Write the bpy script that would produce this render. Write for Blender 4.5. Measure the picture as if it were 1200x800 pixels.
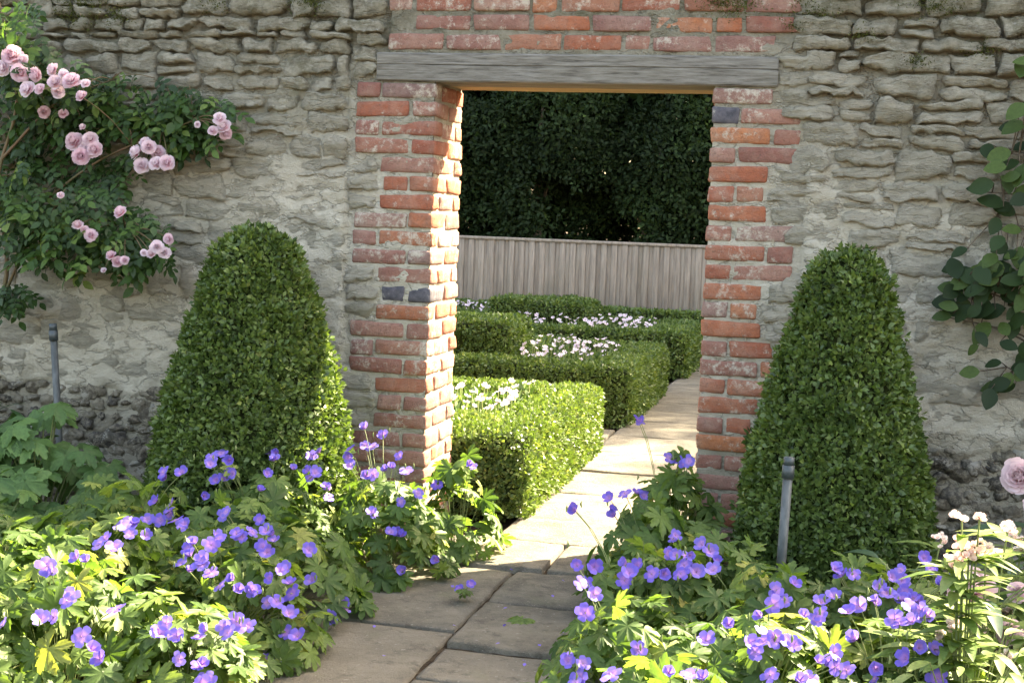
import bpy, bmesh, math, random
import numpy as np
from mathutils import Matrix, Vector

for o in list(bpy.data.objects): bpy.data.objects.remove(o, do_unlink=True)
SC = bpy.context.scene
COL = SC.collection
random.seed(7); RNG = np.random.default_rng(11)

# ------------------------------------------------------------------ camera
CAM = np.array([1.7384, -5.9812, 1.4252]); YAW, PITCH, ROLL, FPX = 0.225, 0.0872, 0.0368, 1694.9
FW = np.array([-math.sin(YAW)*math.cos(PITCH), math.cos(YAW)*math.cos(PITCH), -math.sin(PITCH)])
_rt = np.array([math.cos(YAW), math.sin(YAW), 0.0]); _up = np.cross(_rt, FW)
RT = _rt*math.cos(ROLL) + _up*math.sin(ROLL); UP = _up*math.cos(ROLL) - _rt*math.sin(ROLL)
cd = bpy.data.cameras.new('camera'); cam = bpy.data.objects.new('camera', cd); COL.objects.link(cam)
cam.matrix_world = Matrix(((RT[0], UP[0], -FW[0], CAM[0]), (RT[1], UP[1], -FW[1], CAM[1]), (RT[2], UP[2], -FW[2], CAM[2]), (0, 0, 0, 1)))
cd.sensor_width = 36; cd.lens = FPX/1200*36; cd.clip_end = 500; cd.clip_start = 0.05
SC.camera = cam
def ray(u, v): return FW + RT*(u-600)/FPX + UP*(400-v)/FPX
def at_y(u, v, y):
    d = ray(u, v); return CAM + d*(y-CAM[1])/d[1]
def at_z(u, v, z):
    d = ray(u, v); return CAM + d*(z-CAM[2])/d[2]

# ------------------------------------------------------------------ light
SUN = np.array([0.90, 1.0, 1.22]); SUN /= np.linalg.norm(SUN)      # towards the sun: behind the wall, to the right
w = bpy.data.worlds.new('World'); SC.world = w; w.use_nodes = True
nt = w.node_tree; bg = nt.nodes['Background']; sk = nt.nodes.new('ShaderNodeTexSky')
sk.sky_type = 'NISHITA'; sk.sun_disc = False
sk.sun_elevation = math.asin(SUN[2]); sk.sun_rotation = math.atan2(SUN[0], SUN[1])
sk.air_density = 1.0; sk.dust_density = 4.0; sk.ozone_density = 1.0
nt.links.new(sk.outputs[0], bg.inputs[0]); bg.inputs[1].default_value = 0.125
sl = bpy.data.lights.new('sun', 'SUN'); so = bpy.data.objects.new('sun', sl); COL.objects.link(so)
sl.energy = 5.0; sl.angle = math.radians(0.53); sl.color = (1.0, 0.95, 0.86)
so.rotation_euler = Vector(SUN).to_track_quat('Z', 'Y').to_euler(); so.location = (6, 8, 12)
vs = SC.view_settings; vs.view_transform = 'Standard'; vs.look = 'None'; vs.gamma = 1.0; vs.use_curve_mapping = False
vs.exposure = 3.2
vs.use_white_balance = True; vs.white_balance_temperature = 8300; vs.white_balance_tint = 10
SC.cycles.max_bounces = 8; SC.cycles.diffuse_bounces = 4; SC.cycles.transmission_bounces = 4; SC.cycles.transparent_max_bounces = 6

# ------------------------------------------------------------------ node helpers
class NT:
    def __init__(s, name):
        s.m = bpy.data.materials.new(name); s.m.use_nodes = True; s.t = s.m.node_tree
        s.b = s.t.nodes['Principled BSDF']; s.out = s.t.nodes['Material Output']
    def n(s, typ, **kw):
        nd = s.t.nodes.new('ShaderNode'+typ)
        for k, v in kw.items(): setattr(nd, k, v)
        return nd
    def l(s, a, b): s.t.links.new(a, b)
    def setin(s, sock, v):
        if hasattr(v, 'links'): s.l(v, sock)
        else: sock.default_value = v
    def pos(s, scale=(1, 1, 1)):
        g = s.n('NewGeometry'); mp = s.n('Mapping'); s.l(g.outputs['Position'], mp.inputs[0]); mp.inputs['Scale'].default_value = scale
        return mp.outputs[0]
    def noise(s, vec, scale, detail=4, rough=0.55, out=0):
        nd = s.n('TexNoise'); s.l(vec, nd.inputs['Vector']); nd.inputs['Scale'].default_value = scale
        nd.inputs['Detail'].default_value = detail; nd.inputs['Roughness'].default_value = rough
        return nd.outputs[out]
    def ramp(s, fac, stops, interp='LINEAR'):
        r = s.n('ValToRGB'); r.color_ramp.interpolation = interp; e = r.color_ramp.elements
        while len(e) < len(stops): e.new(0.5)
        for el, (p, c) in zip(e, stops):
            el.position = p; el.color = (*c, 1) if hasattr(c, '__len__') else (c, c, c, 1)
        s.l(fac, r.inputs[0]); return r.outputs[0]
    def mix(s, fac, a, b, blend='MIX'):
        x = s.n('Mix', data_type='RGBA', blend_type=blend)
        s.setin(x.inputs[0], fac)
        for k, v in ((6, a), (7, b)):
            if hasattr(v, 'links'): s.l(v, x.inputs[k])
            else: x.inputs[k].default_value = (*v, 1)
        return x.outputs[2]
    def math(s, op, a, b=0.0, clamp=False):
        x = s.n('Math', operation=op, use_clamp=clamp); s.setin(x.inputs[0], a); s.setin(x.inputs[1], b); return x.outputs[0]
    def maprange(s, v, a, b, c=0.0, d=1.0):
        x = s.n('MapRange'); s.l(v, x.inputs[0])
        for i, q in enumerate((a, b, c, d)): x.inputs[i+1].default_value = q
        return x.outputs[0]
    def bump(s, h, strength=0.5, dist=0.01):
        b = s.n('Bump'); s.l(h, b.inputs['Height']); b.inputs['Strength'].default_value = strength; b.inputs['Distance'].default_value = dist
        s.l(b.outputs[0], s.b.inputs['Normal']); return b
    def z(s):
        g = s.n('NewGeometry'); x = s.n('SeparateXYZ'); s.l(g.outputs['Position'], x.inputs[0]); return x.outputs[2]
    def orand(s): return s.n('ObjectInfo').outputs['Random']
    def attr(s, name): return s.n('Attribute', attribute_name=name).outputs['Fac']
    def done(s, col, rough=0.85, spec=0.3):
        s.setin(s.b.inputs['Base Color'], col if hasattr(col, 'links') else (*col, 1))
        s.setin(s.b.inputs['Roughness'], rough); s.b.inputs['Specular IOR Level'].default_value = spec
        return s.m

def leaf_mat(name, stops, src='obj', trans=0.35, rough=0.42, spec=0.4, tcol=(1.15, 1.25, 0.55)):
    k = NT(name)
    f = k.orand() if src == 'obj' else k.attr('rnd')
    c = k.ramp(f, stops)
    nz = k.noise(k.pos(), 90, 2); c = k.mix(k.maprange(nz, 0.35, 0.7, 0.0, 0.35), c, (0.02, 0.035, 0.01))
    k.done(c, rough, spec)
    tr = k.n('BsdfTranslucent'); tc = k.mix(1.0, c, tcol, 'MULTIPLY'); k.l(tc, tr.inputs[0])
    ms = k.n('MixShader'); ms.inputs[0].default_value = trans
    k.l(k.b.outputs[0], ms.inputs[1]); k.l(tr.outputs[0], ms.inputs[2]); k.l(ms.outputs[0], k.out.inputs[0])
    return k.m

M = {}
# rubble stone: pale chalky limestone below, greyer, lichened and mossy towards the exposed top
def weather(k, c):
    z = k.z(); p = k.pos()
    zz = k.math('ADD', z, k.maprange(k.noise(p, 2.2, 3), 0.3, 0.7, -0.35, 0.35))
    up = k.maprange(zz, 1.5, 2.3)
    n1 = k.noise(p, 14, 6, 0.65)
    grey = k.ramp(n1, [(0.32, (0.16, 0.145, 0.095)), (0.46, (0.36, 0.33, 0.24)), (0.58, (0.53, 0.49, 0.375)), (0.70, (0.66, 0.62, 0.50))])
    c = k.mix(k.math('MULTIPLY', up, 0.82), c, grey)
    moss = k.math('MULTIPLY', k.maprange(zz, 1.9, 2.6), k.maprange(k.noise(p, 6, 5, 0.7), 0.48, 0.62))
    c = k.mix(k.math('MULTIPLY', moss, 0.75), c, (0.10, 0.11, 0.035))
    lich = k.maprange(k.noise(p, 38, 3, 0.6), 0.63, 0.70)
    c = k.mix(k.math('MULTIPLY', lich, k.math('MULTIPLY', up, 0.6)), c, (0.62, 0.62, 0.55))
    return c
k = NT('stone'); p = k.pos()
c = k.ramp(k.orand(), [(0.0, (0.53, 0.47, 0.35)), (0.3, (0.63, 0.57, 0.44)), (0.55, (0.55, 0.50, 0.39)), (0.8, (0.66, 0.60, 0.47)), (1.0, (0.46, 0.415, 0.31))])
c = k.mix(k.maprange(k.noise(p, 9, 6, 0.7), 0.38, 0.70, 0, 0.85), c, (0.66, 0.605, 0.49))
c = k.mix(k.maprange(k.noise(k.pos((1, 1, 3.5)), 16, 6, 0.75), 0.54, 0.72, 0, 0.35), c, (0.30, 0.275, 0.21))
c = weather(k, c)
c = k.mix(k.maprange(k.noise(k.pos((1, 1, 2.4)), 48, 6, 0.8), 0.54, 0.70, 0, 0.40), c, (0.20, 0.18, 0.13))
c = k.mix(k.maprange(k.noise(k.pos((1, 1, 1.6)), 30, 5, 0.75), 0.48, 0.66, 0, 0.6), c, (0.72, 0.665, 0.535))
h1 = k.noise(k.pos((1, 1, 3.6)), 20, 10, 0.82); h2 = k.noise(p, 110, 5, 0.7)
rg = k.math('ABSOLUTE', k.math('SUBTRACT', k.noise(k.pos((1, 1, 3.0)), 9, 5, 0.6), 0.5)); crk = k.maprange(rg, 0.0, 0.035)
c = k.mix(k.maprange(rg, 0.012, 0.0, 0, 0.35), c, (0.19, 0.17, 0.125))
k.bump(k.math('ADD', k.math('ADD', h1, k.math('MULTIPLY', crk, 0.28)), k.math('MULTIPLY', h2, 0.4)), 1.0, 0.05); M['stone'] = k.done(c, 0.93, 0.15)

k = NT('lime_mortar'); p = k.pos()
n = k.noise(p, 5, 6, 0.65)
c = k.ramp(n, [(0.28, (0.44, 0.39, 0.295)), (0.45, (0.58, 0.525, 0.415)), (0.62, (0.66, 0.605, 0.49)), (0.8, (0.54, 0.50, 0.40))])
c = k.mix(k.maprange(k.noise(k.pos((1, 1, 2.5)), 20, 6, 0.7), 0.56, 0.74, 0, 0.4), c, (0.29, 0.26, 0.195))
c = weather(k, c)
low = k.math('ADD', k.z(), k.maprange(k.noise(p, 4, 3), 0.3, 0.7, -0.1, 0.1))
c = k.mix(k.maprange(low, 0.62, 0.5, 0, 0.5), c, (0.29, 0.255, 0.19))
h1 = k.noise(k.pos((1, 1, 1.5)), 15, 10, 0.72); h2 = k.noise(p, 130, 5, 0.7)
rg = k.math('ABSOLUTE', k.math('SUBTRACT', k.noise(k.pos((1, 1, 1.7)), 5.5, 5, 0.6), 0.5)); crk = k.maprange(rg, 0.0, 0.02)
c = k.mix(k.maprange(rg, 0.010, 0.0, 0, 0.4), c, (0.2, 0.18, 0.135))
c = k.mix(k.maprange(k.z(), 1.5, 2.2, 0, 0.5), c, (0.12, 0.11, 0.078))
k.bump(k.math('ADD', k.math('ADD', h1, k.math('MULTIPLY', crk, 0.28)), k.math('MULTIPLY', h2, 0.4)), 1.0, 0.036); M['mortar'] = k.done(c, 0.95, 0.1)

k = NT('flint'); p = k.pos()
c = k.ramp(k.orand(), [(0, (0.075, 0.066, 0.056)), (0.3, (0.19, 0.16, 0.115)), (0.5, (0.30, 0.265, 0.20)), (0.65, (0.11, 0.10, 0.088)), (0.85, (0.24, 0.21, 0.155)), (1, (0.50, 0.48, 0.41))])
c = k.mix(k.maprange(k.noise(p, 34, 8, 0.8), 0.46, 0.58, 0, 0.85), c, (0.36, 0.315, 0.235))
c = k.mix(k.maprange(k.noise(p, 16, 6, 0.7), 0.56, 0.62, 0, 0.75), c, (0.55, 0.51, 0.43))
k.bump(k.noise(p, 42, 8, 0.78), 1.0, 0.03); M['flint'] = k.done(c, k.maprange(k.noise(p, 30), 0.4, 0.6, 0.5, 0.9), 0.25)

k = NT('brick'); p = k.pos()
c = k.ramp(k.orand(), [(0.0, (0.34, 0.105, 0.065)), (0.14, (0.46, 0.155, 0.075)), (0.28, (0.27, 0.115, 0.09)), (0.42, (0.38, 0.18, 0.13)), (0.56, (0.29, 0.15, 0.125)), (0.70, (0.50, 0.19, 0.085)), (0.84, (0.36, 0.115, 0.07)), (0.93, (0.24, 0.155, 0.14)), (1.0, (0.42, 0.235, 0.175))])
c = k.mix(k.maprange(k.noise(p, 26, 7, 0.75), 0.38, 0.75, 0, 0.6), c, (0.17, 0.085, 0.07))
c = k.mix(k.maprange(k.noise(p, 7, 6, 0.75), 0.42, 0.74, 0.0, 0.5), c, (0.45, 0.33, 0.255))
lim = k.math('ADD', k.noise(p, 27, 9, 0.78), k.maprange(k.noise(k.pos(), 4.3, 2), 0.3, 0.7, -0.11, 0.075))
lim = k.math('ADD', lim, k.maprange(k.orand(), 0.0, 1.0, -0.05, 0.04))
c = k.mix(k.maprange(lim, 0.515, 0.63, 0, 0.9), c, (0.55, 0.49, 0.40))
c = k.mix(k.maprange(k.noise(p, 75, 4, 0.7), 0.56, 0.68, 0, 0.55), c, (0.12, 0.085, 0.07))
k.bump(k.math('ADD', k.noise(p, 38, 8, 0.75), k.math('MULTIPLY', k.noise(p, 200, 3), 0.35)), 0.95, 0.014); M['brick'] = k.done(c, 0.92, 0.15)
k = NT('dark_brick'); p = k.pos()
c = k.ramp(k.noise(p, 25, 5, 0.7), [(0.35, (0.045, 0.045, 0.055)), (0.6, (0.11, 0.10, 0.11)), (0.72, (0.34, 0.31, 0.27))])
k.bump(k.noise(p, 45, 6), 0.6, 0.006); M['dark_brick'] = k.done(c, 0.75, 0.3)

def wood(name, stops, axis_scale, sc=9, rough=0.85, bs=0.6):
    k = NT(name); p = k.pos(axis_scale)
    n = k.noise(p, sc, 8, 0.7); c = k.ramp(n, stops)
    c = k.mix(k.maprange(k.orand(), 0, 1, 0, 0.3), c, (stops[0][1]))
    c = k.mix(k.maprange(k.noise(k.pos(), 3, 4), 0.5, 0.75, 0, 0.35), c, (0.16, 0.15, 0.11))
    k.bump(n, bs, 0.008); M[name] = k.done(c, rough, 0.2)
wood('grey_oak', [(0.34, (0.055, 0.05, 0.042)), (0.47, (0.165, 0.152, 0.13)), (0.66, (0.27, 0.255, 0.225))], (0.7, 7, 9), 9)
wood('brown_oak', [(0.32, (0.18, 0.13, 0.075)), (0.5, (0.34, 0.25, 0.14)), (0.68, (0.44, 0.34, 0.21))], (0.7, 9, 9), 9)
wood('fence_wood', [(0.3, (0.14, 0.112, 0.09)), (0.5, (0.255, 0.212, 0.172)), (0.7, (0.345, 0.30, 0.25))], (10, 10, 0.7), 4, 0.9, 0.4)

k = NT('flagstone'); p = k.pos()
c = k.ramp(k.orand(), [(0, (0.125, 0.112, 0.084)), (0.5, (0.165, 0.147, 0.112)), (1, (0.105, 0.097, 0.076))])
c = k.mix(k.maprange(k.noise(p, 5, 7, 0.7), 0.42, 0.68, 0, 0.8), c, (0.235, 0.212, 0.163))
c = k.mix(k.maprange(k.noise(p, 11, 6, 0.7), 0.53, 0.66, 0, 0.7), c, (0.07, 0.063, 0.047))
c = k.mix(k.maprange(k.noise(p, 55, 3, 0.6), 0.64, 0.70, 0, 0.6), c, (0.33, 0.31, 0.255))
c = k.mix(k.maprange(k.noise(p, 240, 4, 0.8), 0.5, 0.7, 0, 0.5), c, (0.22, 0.2, 0.155))
c = k.mix(k.maprange(k.noise(k.pos((1, 1, 1)), 3.1, 3), 0.6, 0.72, 0, 0.35), c, (0.13, 0.14, 0.075))
k.bump(k.math('ADD', k.noise(p, 20, 10, 0.78), k.math('MULTIPLY', k.noise(p, 150, 4), 0.4)), 1.0, 0.02); M['slab'] = k.done(c, 0.88, 0.25)
k = NT('soil'); p = k.pos()
c = k.ramp(k.noise(p, 24, 8, 0.72), [(0.3, (0.028, 0.02, 0.013)), (0.55, (0.075, 0.055, 0.036)), (0.75, (0.15, 0.12, 0.085))])
k.bump(k.noise(p, 40, 8, 0.75), 1.0, 0.03); M['soil'] = k.done(c, 0.95, 0.1)
k = NT('bark'); p = k.pos((1, 1, 0.3))
c = k.ramp(k.noise(p, 20, 6, 0.7), [(0.35, (0.05, 0.038, 0.026)), (0.65, (0.16, 0.125, 0.09))])
k.bump(k.noise(p, 30, 6), 0.8, 0.02); M['bark'] = k.done(c, 0.9, 0.1)
k = NT('green_stem'); c = k.ramp(k.noise(k.pos(), 12, 2), [(0.3, (0.12, 0.17, 0.05)), (0.7, (0.20, 0.22, 0.09))]); M['stem'] = k.done(c, 0.55, 0.3)
k = NT('reddish_cane'); c = k.ramp(k.noise(k.pos(), 12, 2), [(0.3, (0.10, 0.09, 0.04)), (0.7, (0.17, 0.10, 0.06))]); M['cane'] = k.done(c, 0.6, 0.3)
k = NT('galvanised'); p = k.pos((1, 1, 0.4))
c = k.ramp(k.noise(p, 40, 5), [(0.35, (0.065, 0.072, 0.07)), (0.65, (0.12, 0.128, 0.125))]); k.b.inputs['Metallic'].default_value = 0.35; M['galv'] = k.done(c, 0.6, 0.4)
k = NT('grey_plastic'); c = k.ramp(k.noise(k.pos(), 60, 3), [(0.3, (0.03, 0.04, 0.042)), (0.7, (0.055, 0.068, 0.07))]); M['plastic'] = k.done(c, 0.45, 0.5)
k = NT('hedge_core'); c = k.ramp(k.noise(k.pos(), 60, 4), [(0.35, (0.012, 0.018, 0.006)), (0.65, (0.035, 0.045, 0.015))]); M['core'] = k.done(c, 0.95, 0.05)

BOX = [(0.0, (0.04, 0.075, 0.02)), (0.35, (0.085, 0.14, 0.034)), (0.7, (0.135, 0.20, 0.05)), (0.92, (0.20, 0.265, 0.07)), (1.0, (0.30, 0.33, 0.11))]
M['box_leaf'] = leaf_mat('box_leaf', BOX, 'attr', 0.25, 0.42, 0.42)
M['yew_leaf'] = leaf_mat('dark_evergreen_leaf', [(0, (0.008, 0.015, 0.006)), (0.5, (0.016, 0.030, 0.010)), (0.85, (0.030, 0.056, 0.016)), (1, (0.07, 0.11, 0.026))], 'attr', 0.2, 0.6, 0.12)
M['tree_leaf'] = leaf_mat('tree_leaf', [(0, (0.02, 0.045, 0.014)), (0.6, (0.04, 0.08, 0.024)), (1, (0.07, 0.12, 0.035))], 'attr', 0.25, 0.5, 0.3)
M['geranium_leaf'] = leaf_mat('geranium_leaf', [(0, (0.06, 0.115, 0.03)), (0.45, (0.105, 0.18, 0.045)), (0.8, (0.16, 0.24, 0.065)), (0.94, (0.24, 0.30, 0.08)), (1, (0.37, 0.37, 0.10))], 'obj', 0.52, 0.5, 0.3, (1.3, 1.35, 0.6))
M['anemone_leaf'] = leaf_mat('anemone_leaf', [(0, (0.06, 0.125, 0.035)), (0.5, (0.095, 0.185, 0.05)), (1, (0.135, 0.24, 0.07))], 'obj', 0.35, 0.5, 0.3)
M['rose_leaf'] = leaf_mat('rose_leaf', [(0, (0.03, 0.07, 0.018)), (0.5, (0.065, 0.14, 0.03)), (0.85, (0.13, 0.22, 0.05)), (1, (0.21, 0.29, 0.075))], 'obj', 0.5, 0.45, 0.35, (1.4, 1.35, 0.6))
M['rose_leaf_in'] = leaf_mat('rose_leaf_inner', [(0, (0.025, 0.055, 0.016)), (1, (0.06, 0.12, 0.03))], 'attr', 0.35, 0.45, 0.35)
M['vine_leaf'] = leaf_mat('vine_leaf', [(0, (0.012, 0.026, 0.009)), (0.6, (0.028, 0.055, 0.016)), (1, (0.08, 0.125, 0.03))], 'obj', 0.25, 0.55, 0.2)
M['pale_leaf'] = leaf_mat('pale_lance_leaf', [(0, (0.10, 0.17, 0.045)), (0.6, (0.17, 0.25, 0.07)), (1, (0.28, 0.33, 0.11))], 'obj', 0.42, 0.45, 0.35)
M['peony_leaf'] = leaf_mat('peony_leaf', [(0, (0.035, 0.075, 0.04)), (1, (0.075, 0.125, 0.07))], 'obj', 0.25, 0.4, 0.4)
M['grass_leaf'] = leaf_mat('strap_leaf', [(0, (0.03, 0.075, 0.025)), (1, (0.075, 0.15, 0.05))], 'obj', 0.3, 0.4, 0.4)
M['bed_leaf'] = leaf_mat('bed_leaf', [(0, (0.05, 0.10, 0.03)), (0.6, (0.10, 0.165, 0.05)), (1, (0.18, 0.24, 0.09))], 'attr', 0.3, 0.5, 0.3)
M['moss'] = leaf_mat('moss', [(0, (0.06, 0.075, 0.02)), (1, (0.14, 0.15, 0.04))], 'attr', 0.1, 0.9, 0.1)

def petal_mat(name, inner, outer, vein, obstops=None, trans=0.35):
    k = NT(name); r = k.attr('r'); a = k.attr('a')
    c = k.ramp(r, [(0.0, inner), (0.28, inner), (0.55, outer), (1.0, outer)])
    if vein:
        v = k.math('SINE', k.math('MULTIPLY', a, 30.0)); vm = k.math('MULTIPLY', k.maprange(v, 0.55, 0.95), k.maprange(r, 1.0, 0.5, 0.15, 0.6))
        c = k.mix(vm, c, vein)
    if obstops: c = k.mix(1.0, c, k.ramp(k.orand(), obstops), 'MULTIPLY')
    k.done(c, 0.55, 0.25)
    tr = k.n('BsdfTranslucent'); k.l(c, tr.inputs[0]); ms = k.n('MixShader'); ms.inputs[0].default_value = trans
    k.l(k.b.outputs[0], ms.inputs[1]); k.l(tr.outputs[0], ms.inputs[2]); k.l(ms.outputs[0], k.out.inputs[0]); return k.m
M['violet'] = petal_mat('violet_petal', (0.42, 0.22, 0.56), (0.175, 0.13, 0.56), (0.085, 0.03, 0.28), [(0, (0.85, 0.8, 0.95)), (0.5, (1.0, 1.0, 1.0)), (1, (1.25, 1.3, 1.08))])
M['pink'] = petal_mat('rose_petal', (0.78, 0.42, 0.50), (0.86, 0.72, 0.76), None, [(0, (0.95, 0.84, 0.88)), (0.6, (1, 1, 1)), (1, (1.04, 1.1, 1.1))])
M['peony'] = petal_mat('peony_petal', (0.80, 0.46, 0.52), (0.86, 0.71, 0.73), None, [(0, (0.95, 0.92, 0.92)), (1, (1, 1, 1))])
M['cream'] = petal_mat('cream_petal', (0.80, 0.62, 0.56), (0.86, 0.74, 0.66), None, [(0, (1, 0.88, 0.86)), (1, (1, 1, 0.97))])
M['white'] = petal_mat('white_petal', (0.66, 0.50, 0.56), (0.76, 0.68, 0.73), None, [(0, (0.95, 0.88, 0.93)), (1, (1, 1, 1))])
k = NT('stamen'); M['stamen'] = k.done(k.ramp(k.orand(), [(0, (0.55, 0.25, 0.35)), (1, (0.65, 0.5, 0.2))]), 0.6)
k = NT('brown_bract'); M['bract'] = k.done(k.ramp(k.orand(), [(0, (0.30, 0.14, 0.10)), (1, (0.28, 0.22, 0.09))]), 0.7)

# ------------------------------------------------------------------ mesh helpers
def vn(P, seed=0):
    P = np.asarray(P, float); i = np.floor(P).astype(np.int64); f = P-i; f = f*f*(3-2*f)
    def h(dx, dy, dz):
        q = (i[..., 0]+dx)*374761393 + (i[..., 1]+dy)*668265263 + (i[..., 2]+dz)*1274126177 + seed*974711
        q = (q ^ (q >> 13)) * 1103515245 & 0x7fffffff; q = (q ^ (q >> 11)) * 12345677 & 0x7fffffff
        return (q & 0xffff)/32767.5-1
    x, y, z = f[..., 0], f[..., 1], f[..., 2]
    L = lambda a, b, t: a+(b-a)*t
    return L(L(L(h(0,0,0), h(1,0,0), x), L(h(0,1,0), h(1,1,0), x), y), L(L(h(0,0,1), h(1,0,1), x), L(h(0,1,1), h(1,1,1), x), y), z)
def fbm(P, o=4, seed=0):
    P = np.asarray(P, float); s = 0; a = 1
    for j in range(o): s = s+a*vn(P, seed+j*17); P = P*2.03; a *= 0.5
    return s
def unit(v): return v/np.maximum(np.linalg.norm(v, axis=-1, keepdims=True), 1e-9)
def mesh(name, V, F, mat=None, smooth=False, attrs=None):
    me = bpy.data.meshes.new(name); V = np.asarray(V, np.float32)
    if isinstance(F, np.ndarray):
        nf, nk = F.shape
        me.vertices.add(len(V)); me.vertices.foreach_set('co', V.ravel())
        me.loops.add(nf*nk); me.loops.foreach_set('vertex_index', F.astype(np.int32).ravel())
        me.polygons.add(nf); me.polygons.foreach_set('loop_start', np.arange(0, nf*nk, nk, dtype=np.int32))
        me.update(calc_edges=True)
    else: me.from_pydata([tuple(map(float, v)) for v in V], [], [tuple(map(int, f)) for f in F]); me.update()
    for n, d in (attrs or {}).items():
        a = me.attributes.new(n, 'FLOAT', 'POINT'); a.data.foreach_set('value', np.asarray(d, np.float32))
    if smooth: me.polygons.foreach_set('use_smooth', np.ones(len(me.polygons), bool))
    for m in (mat if isinstance(mat, (list, tuple)) else [mat]):
        if m: me.materials.append(m)
    return me
def obj(name, me, parent=None, loc=(0, 0, 0), rot=None, scale=None):
    o = bpy.data.objects.new(name, me); COL.objects.link(o)
    if parent: o.parent = parent
    if rot is not None:
        s = scale if scale is not None else 1.0
        s = (s, s, s) if not hasattr(s, '__len__') else s
        R = np.asarray(rot, float)
        o.matrix_basis = Matrix([[R[i][0]*s[0], R[i][1]*s[1], R[i][2]*s[2], float(loc[i])] for i in range(3)]+[[0, 0, 0, 1]])
    else:
        o.location = [float(q) for q in loc]
        if scale is not None: o.scale = (scale,)*3 if not hasattr(scale, '__len__') else scale
    return o
def tag(o, label, cat, group=None):
    o['label'] = label; o['category'] = cat
    if group: o['group'] = group
    return o
def thing(name, label, cat, loc=(0, 0, 0), group=None):
    o = bpy.data.objects.new(name, None); COL.objects.link(o); o.location = [float(q) for q in loc]; o.empty_display_size = 0.1
    return tag(o, label, cat, group)
def struct(o): o['kind'] = 'structure'; return o
def stuff(o): o['kind'] = 'stuff'; return o
def join(parts):                       # [(V, F array)] -> one V, F
    Vs, Fs, n = [], [], 0
    for V, F in parts: Vs.append(V); Fs.append(np.asarray(F)+n); n += len(V)
    return np.concatenate(Vs), np.concatenate(Fs)
def box(x0, x1, y0, y1, z0, z1):
    V = np.array([(x, y, z) for z in (z0, z1) for y in (y0, y1) for x in (x0, x1)], float)
    return V, np.array([(0,2,3,1), (4,5,7,6), (0,1,5,4), (2,6,7,3), (0,4,6,2), (1,3,7,5)])
def grid(nu, nv):                      # faces of an nu x nv vertex grid
    i = np.arange(nu-1)[:, None]*nv+np.arange(nv-1)[None, :]; i = i.ravel()
    return np.stack([i, i+nv, i+nv+1, i+1], -1)
def bevel_box_mesh(name, dims, bev, jit, mat, seed, sub=0, nz=0.0, seg=2):
    bm = bmesh.new(); bmesh.ops.create_cube(bm, size=1.0); r = random.Random(seed)
    for v in bm.verts:
        v.co = Vector((v.co.x*dims[0]+r.uniform(-jit, jit), v.co.y*dims[1]+r.uniform(-jit, jit), v.co.z*dims[2]+r.uniform(-jit, jit)))
    if sub: bmesh.ops.subdivide_edges(bm, edges=[e for e in bm.edges], cuts=sub, use_grid_fill=True)
    es = [e for e in bm.edges if len(e.link_faces) == 2 and e.calc_face_angle(0) > 0.8]
    if bev: bmesh.ops.bevel(bm, geom=es, offset=bev, segments=seg, affect='EDGES', profile=0.6)
    if nz:
        P = np.array([v.co[:] for v in bm.verts]); d = fbm(P*14+seed*3.7, 3, seed)*nz; d2 = fbm(P*14+50+seed, 3, seed+5)*nz
        for v, a, b in zip(bm.verts, d, d2): v.co += Vector((a, b, (a-b)*0.5))
    me = bpy.data.meshes.new(name); bm.to_mesh(me); bm.free()
    for pl in me.polygons: pl.use_smooth = True
    me.materials.append(mat); return me
def tubes(paths, sides=5):             # [(pts Nx3, radii N)] -> V, F
    out = []
    for P, R in paths:
        P = np.asarray(P, float); n = len(P); R = np.broadcast_to(np.asarray(R, float), (n,))
        T = unit(np.gradient(P, axis=0)); ref = np.array([0.31, 0.87, 0.12]); A = unit(np.cross(T, ref)); B = np.cross(T, A)
        th = np.arange(sides)*2*math.pi/sides
        V = P[:, None]+R[:, None, None]*(A[:, None]*np.cos(th)[None, :, None]+B[:, None]*np.sin(th)[None, :, None])
        i = np.arange(n-1)[:, None]*sides; j = np.arange(sides)[None]; j2 = (j+1) % sides
        out.append((V.reshape(-1, 3), np.stack([i+j, i+j2, i+sides+j2, i+sides+j], -1).reshape(-1, 4)))
    return join(out)
def bez(a, b, lift=0.3, n=6, side=0.0):
    a = np.asarray(a, float); b = np.asarray(b, float); c = a+(b-a)*np.array([0.25, 0.25, 0.75]); c[2] += lift*0; t = np.linspace(0, 1, n)[:, None]
    return (1-t)**2*a+2*t*(1-t)*c+t*t*b
def frame(n, t):                       # columns: across, along, normal
    n = n/np.linalg.norm(n); t = t-n*np.dot(t, n); t = t/max(np.linalg.norm(t), 1e-6)
    x = np.cross(t, n); return np.stack([x, t, n], 1)
def quad_leaves(P, D, N, L, W, fold=0.12):
    P = np.asarray(P); D = unit(D); S = unit(np.cross(D, N)); N = np.cross(S, D)
    L = np.broadcast_to(L, (len(P),))[:, None]; W = np.broadcast_to(W, (len(P),))[:, None]
    V = np.stack([P, P+D*L*0.5+S*W*0.5+N*L*fold, P+D*L, P+D*L*0.5-S*W*0.5+N*L*fold], 1)
    return V.reshape(-1, 3), np.arange(len(P)*4).reshape(-1, 4)
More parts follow.
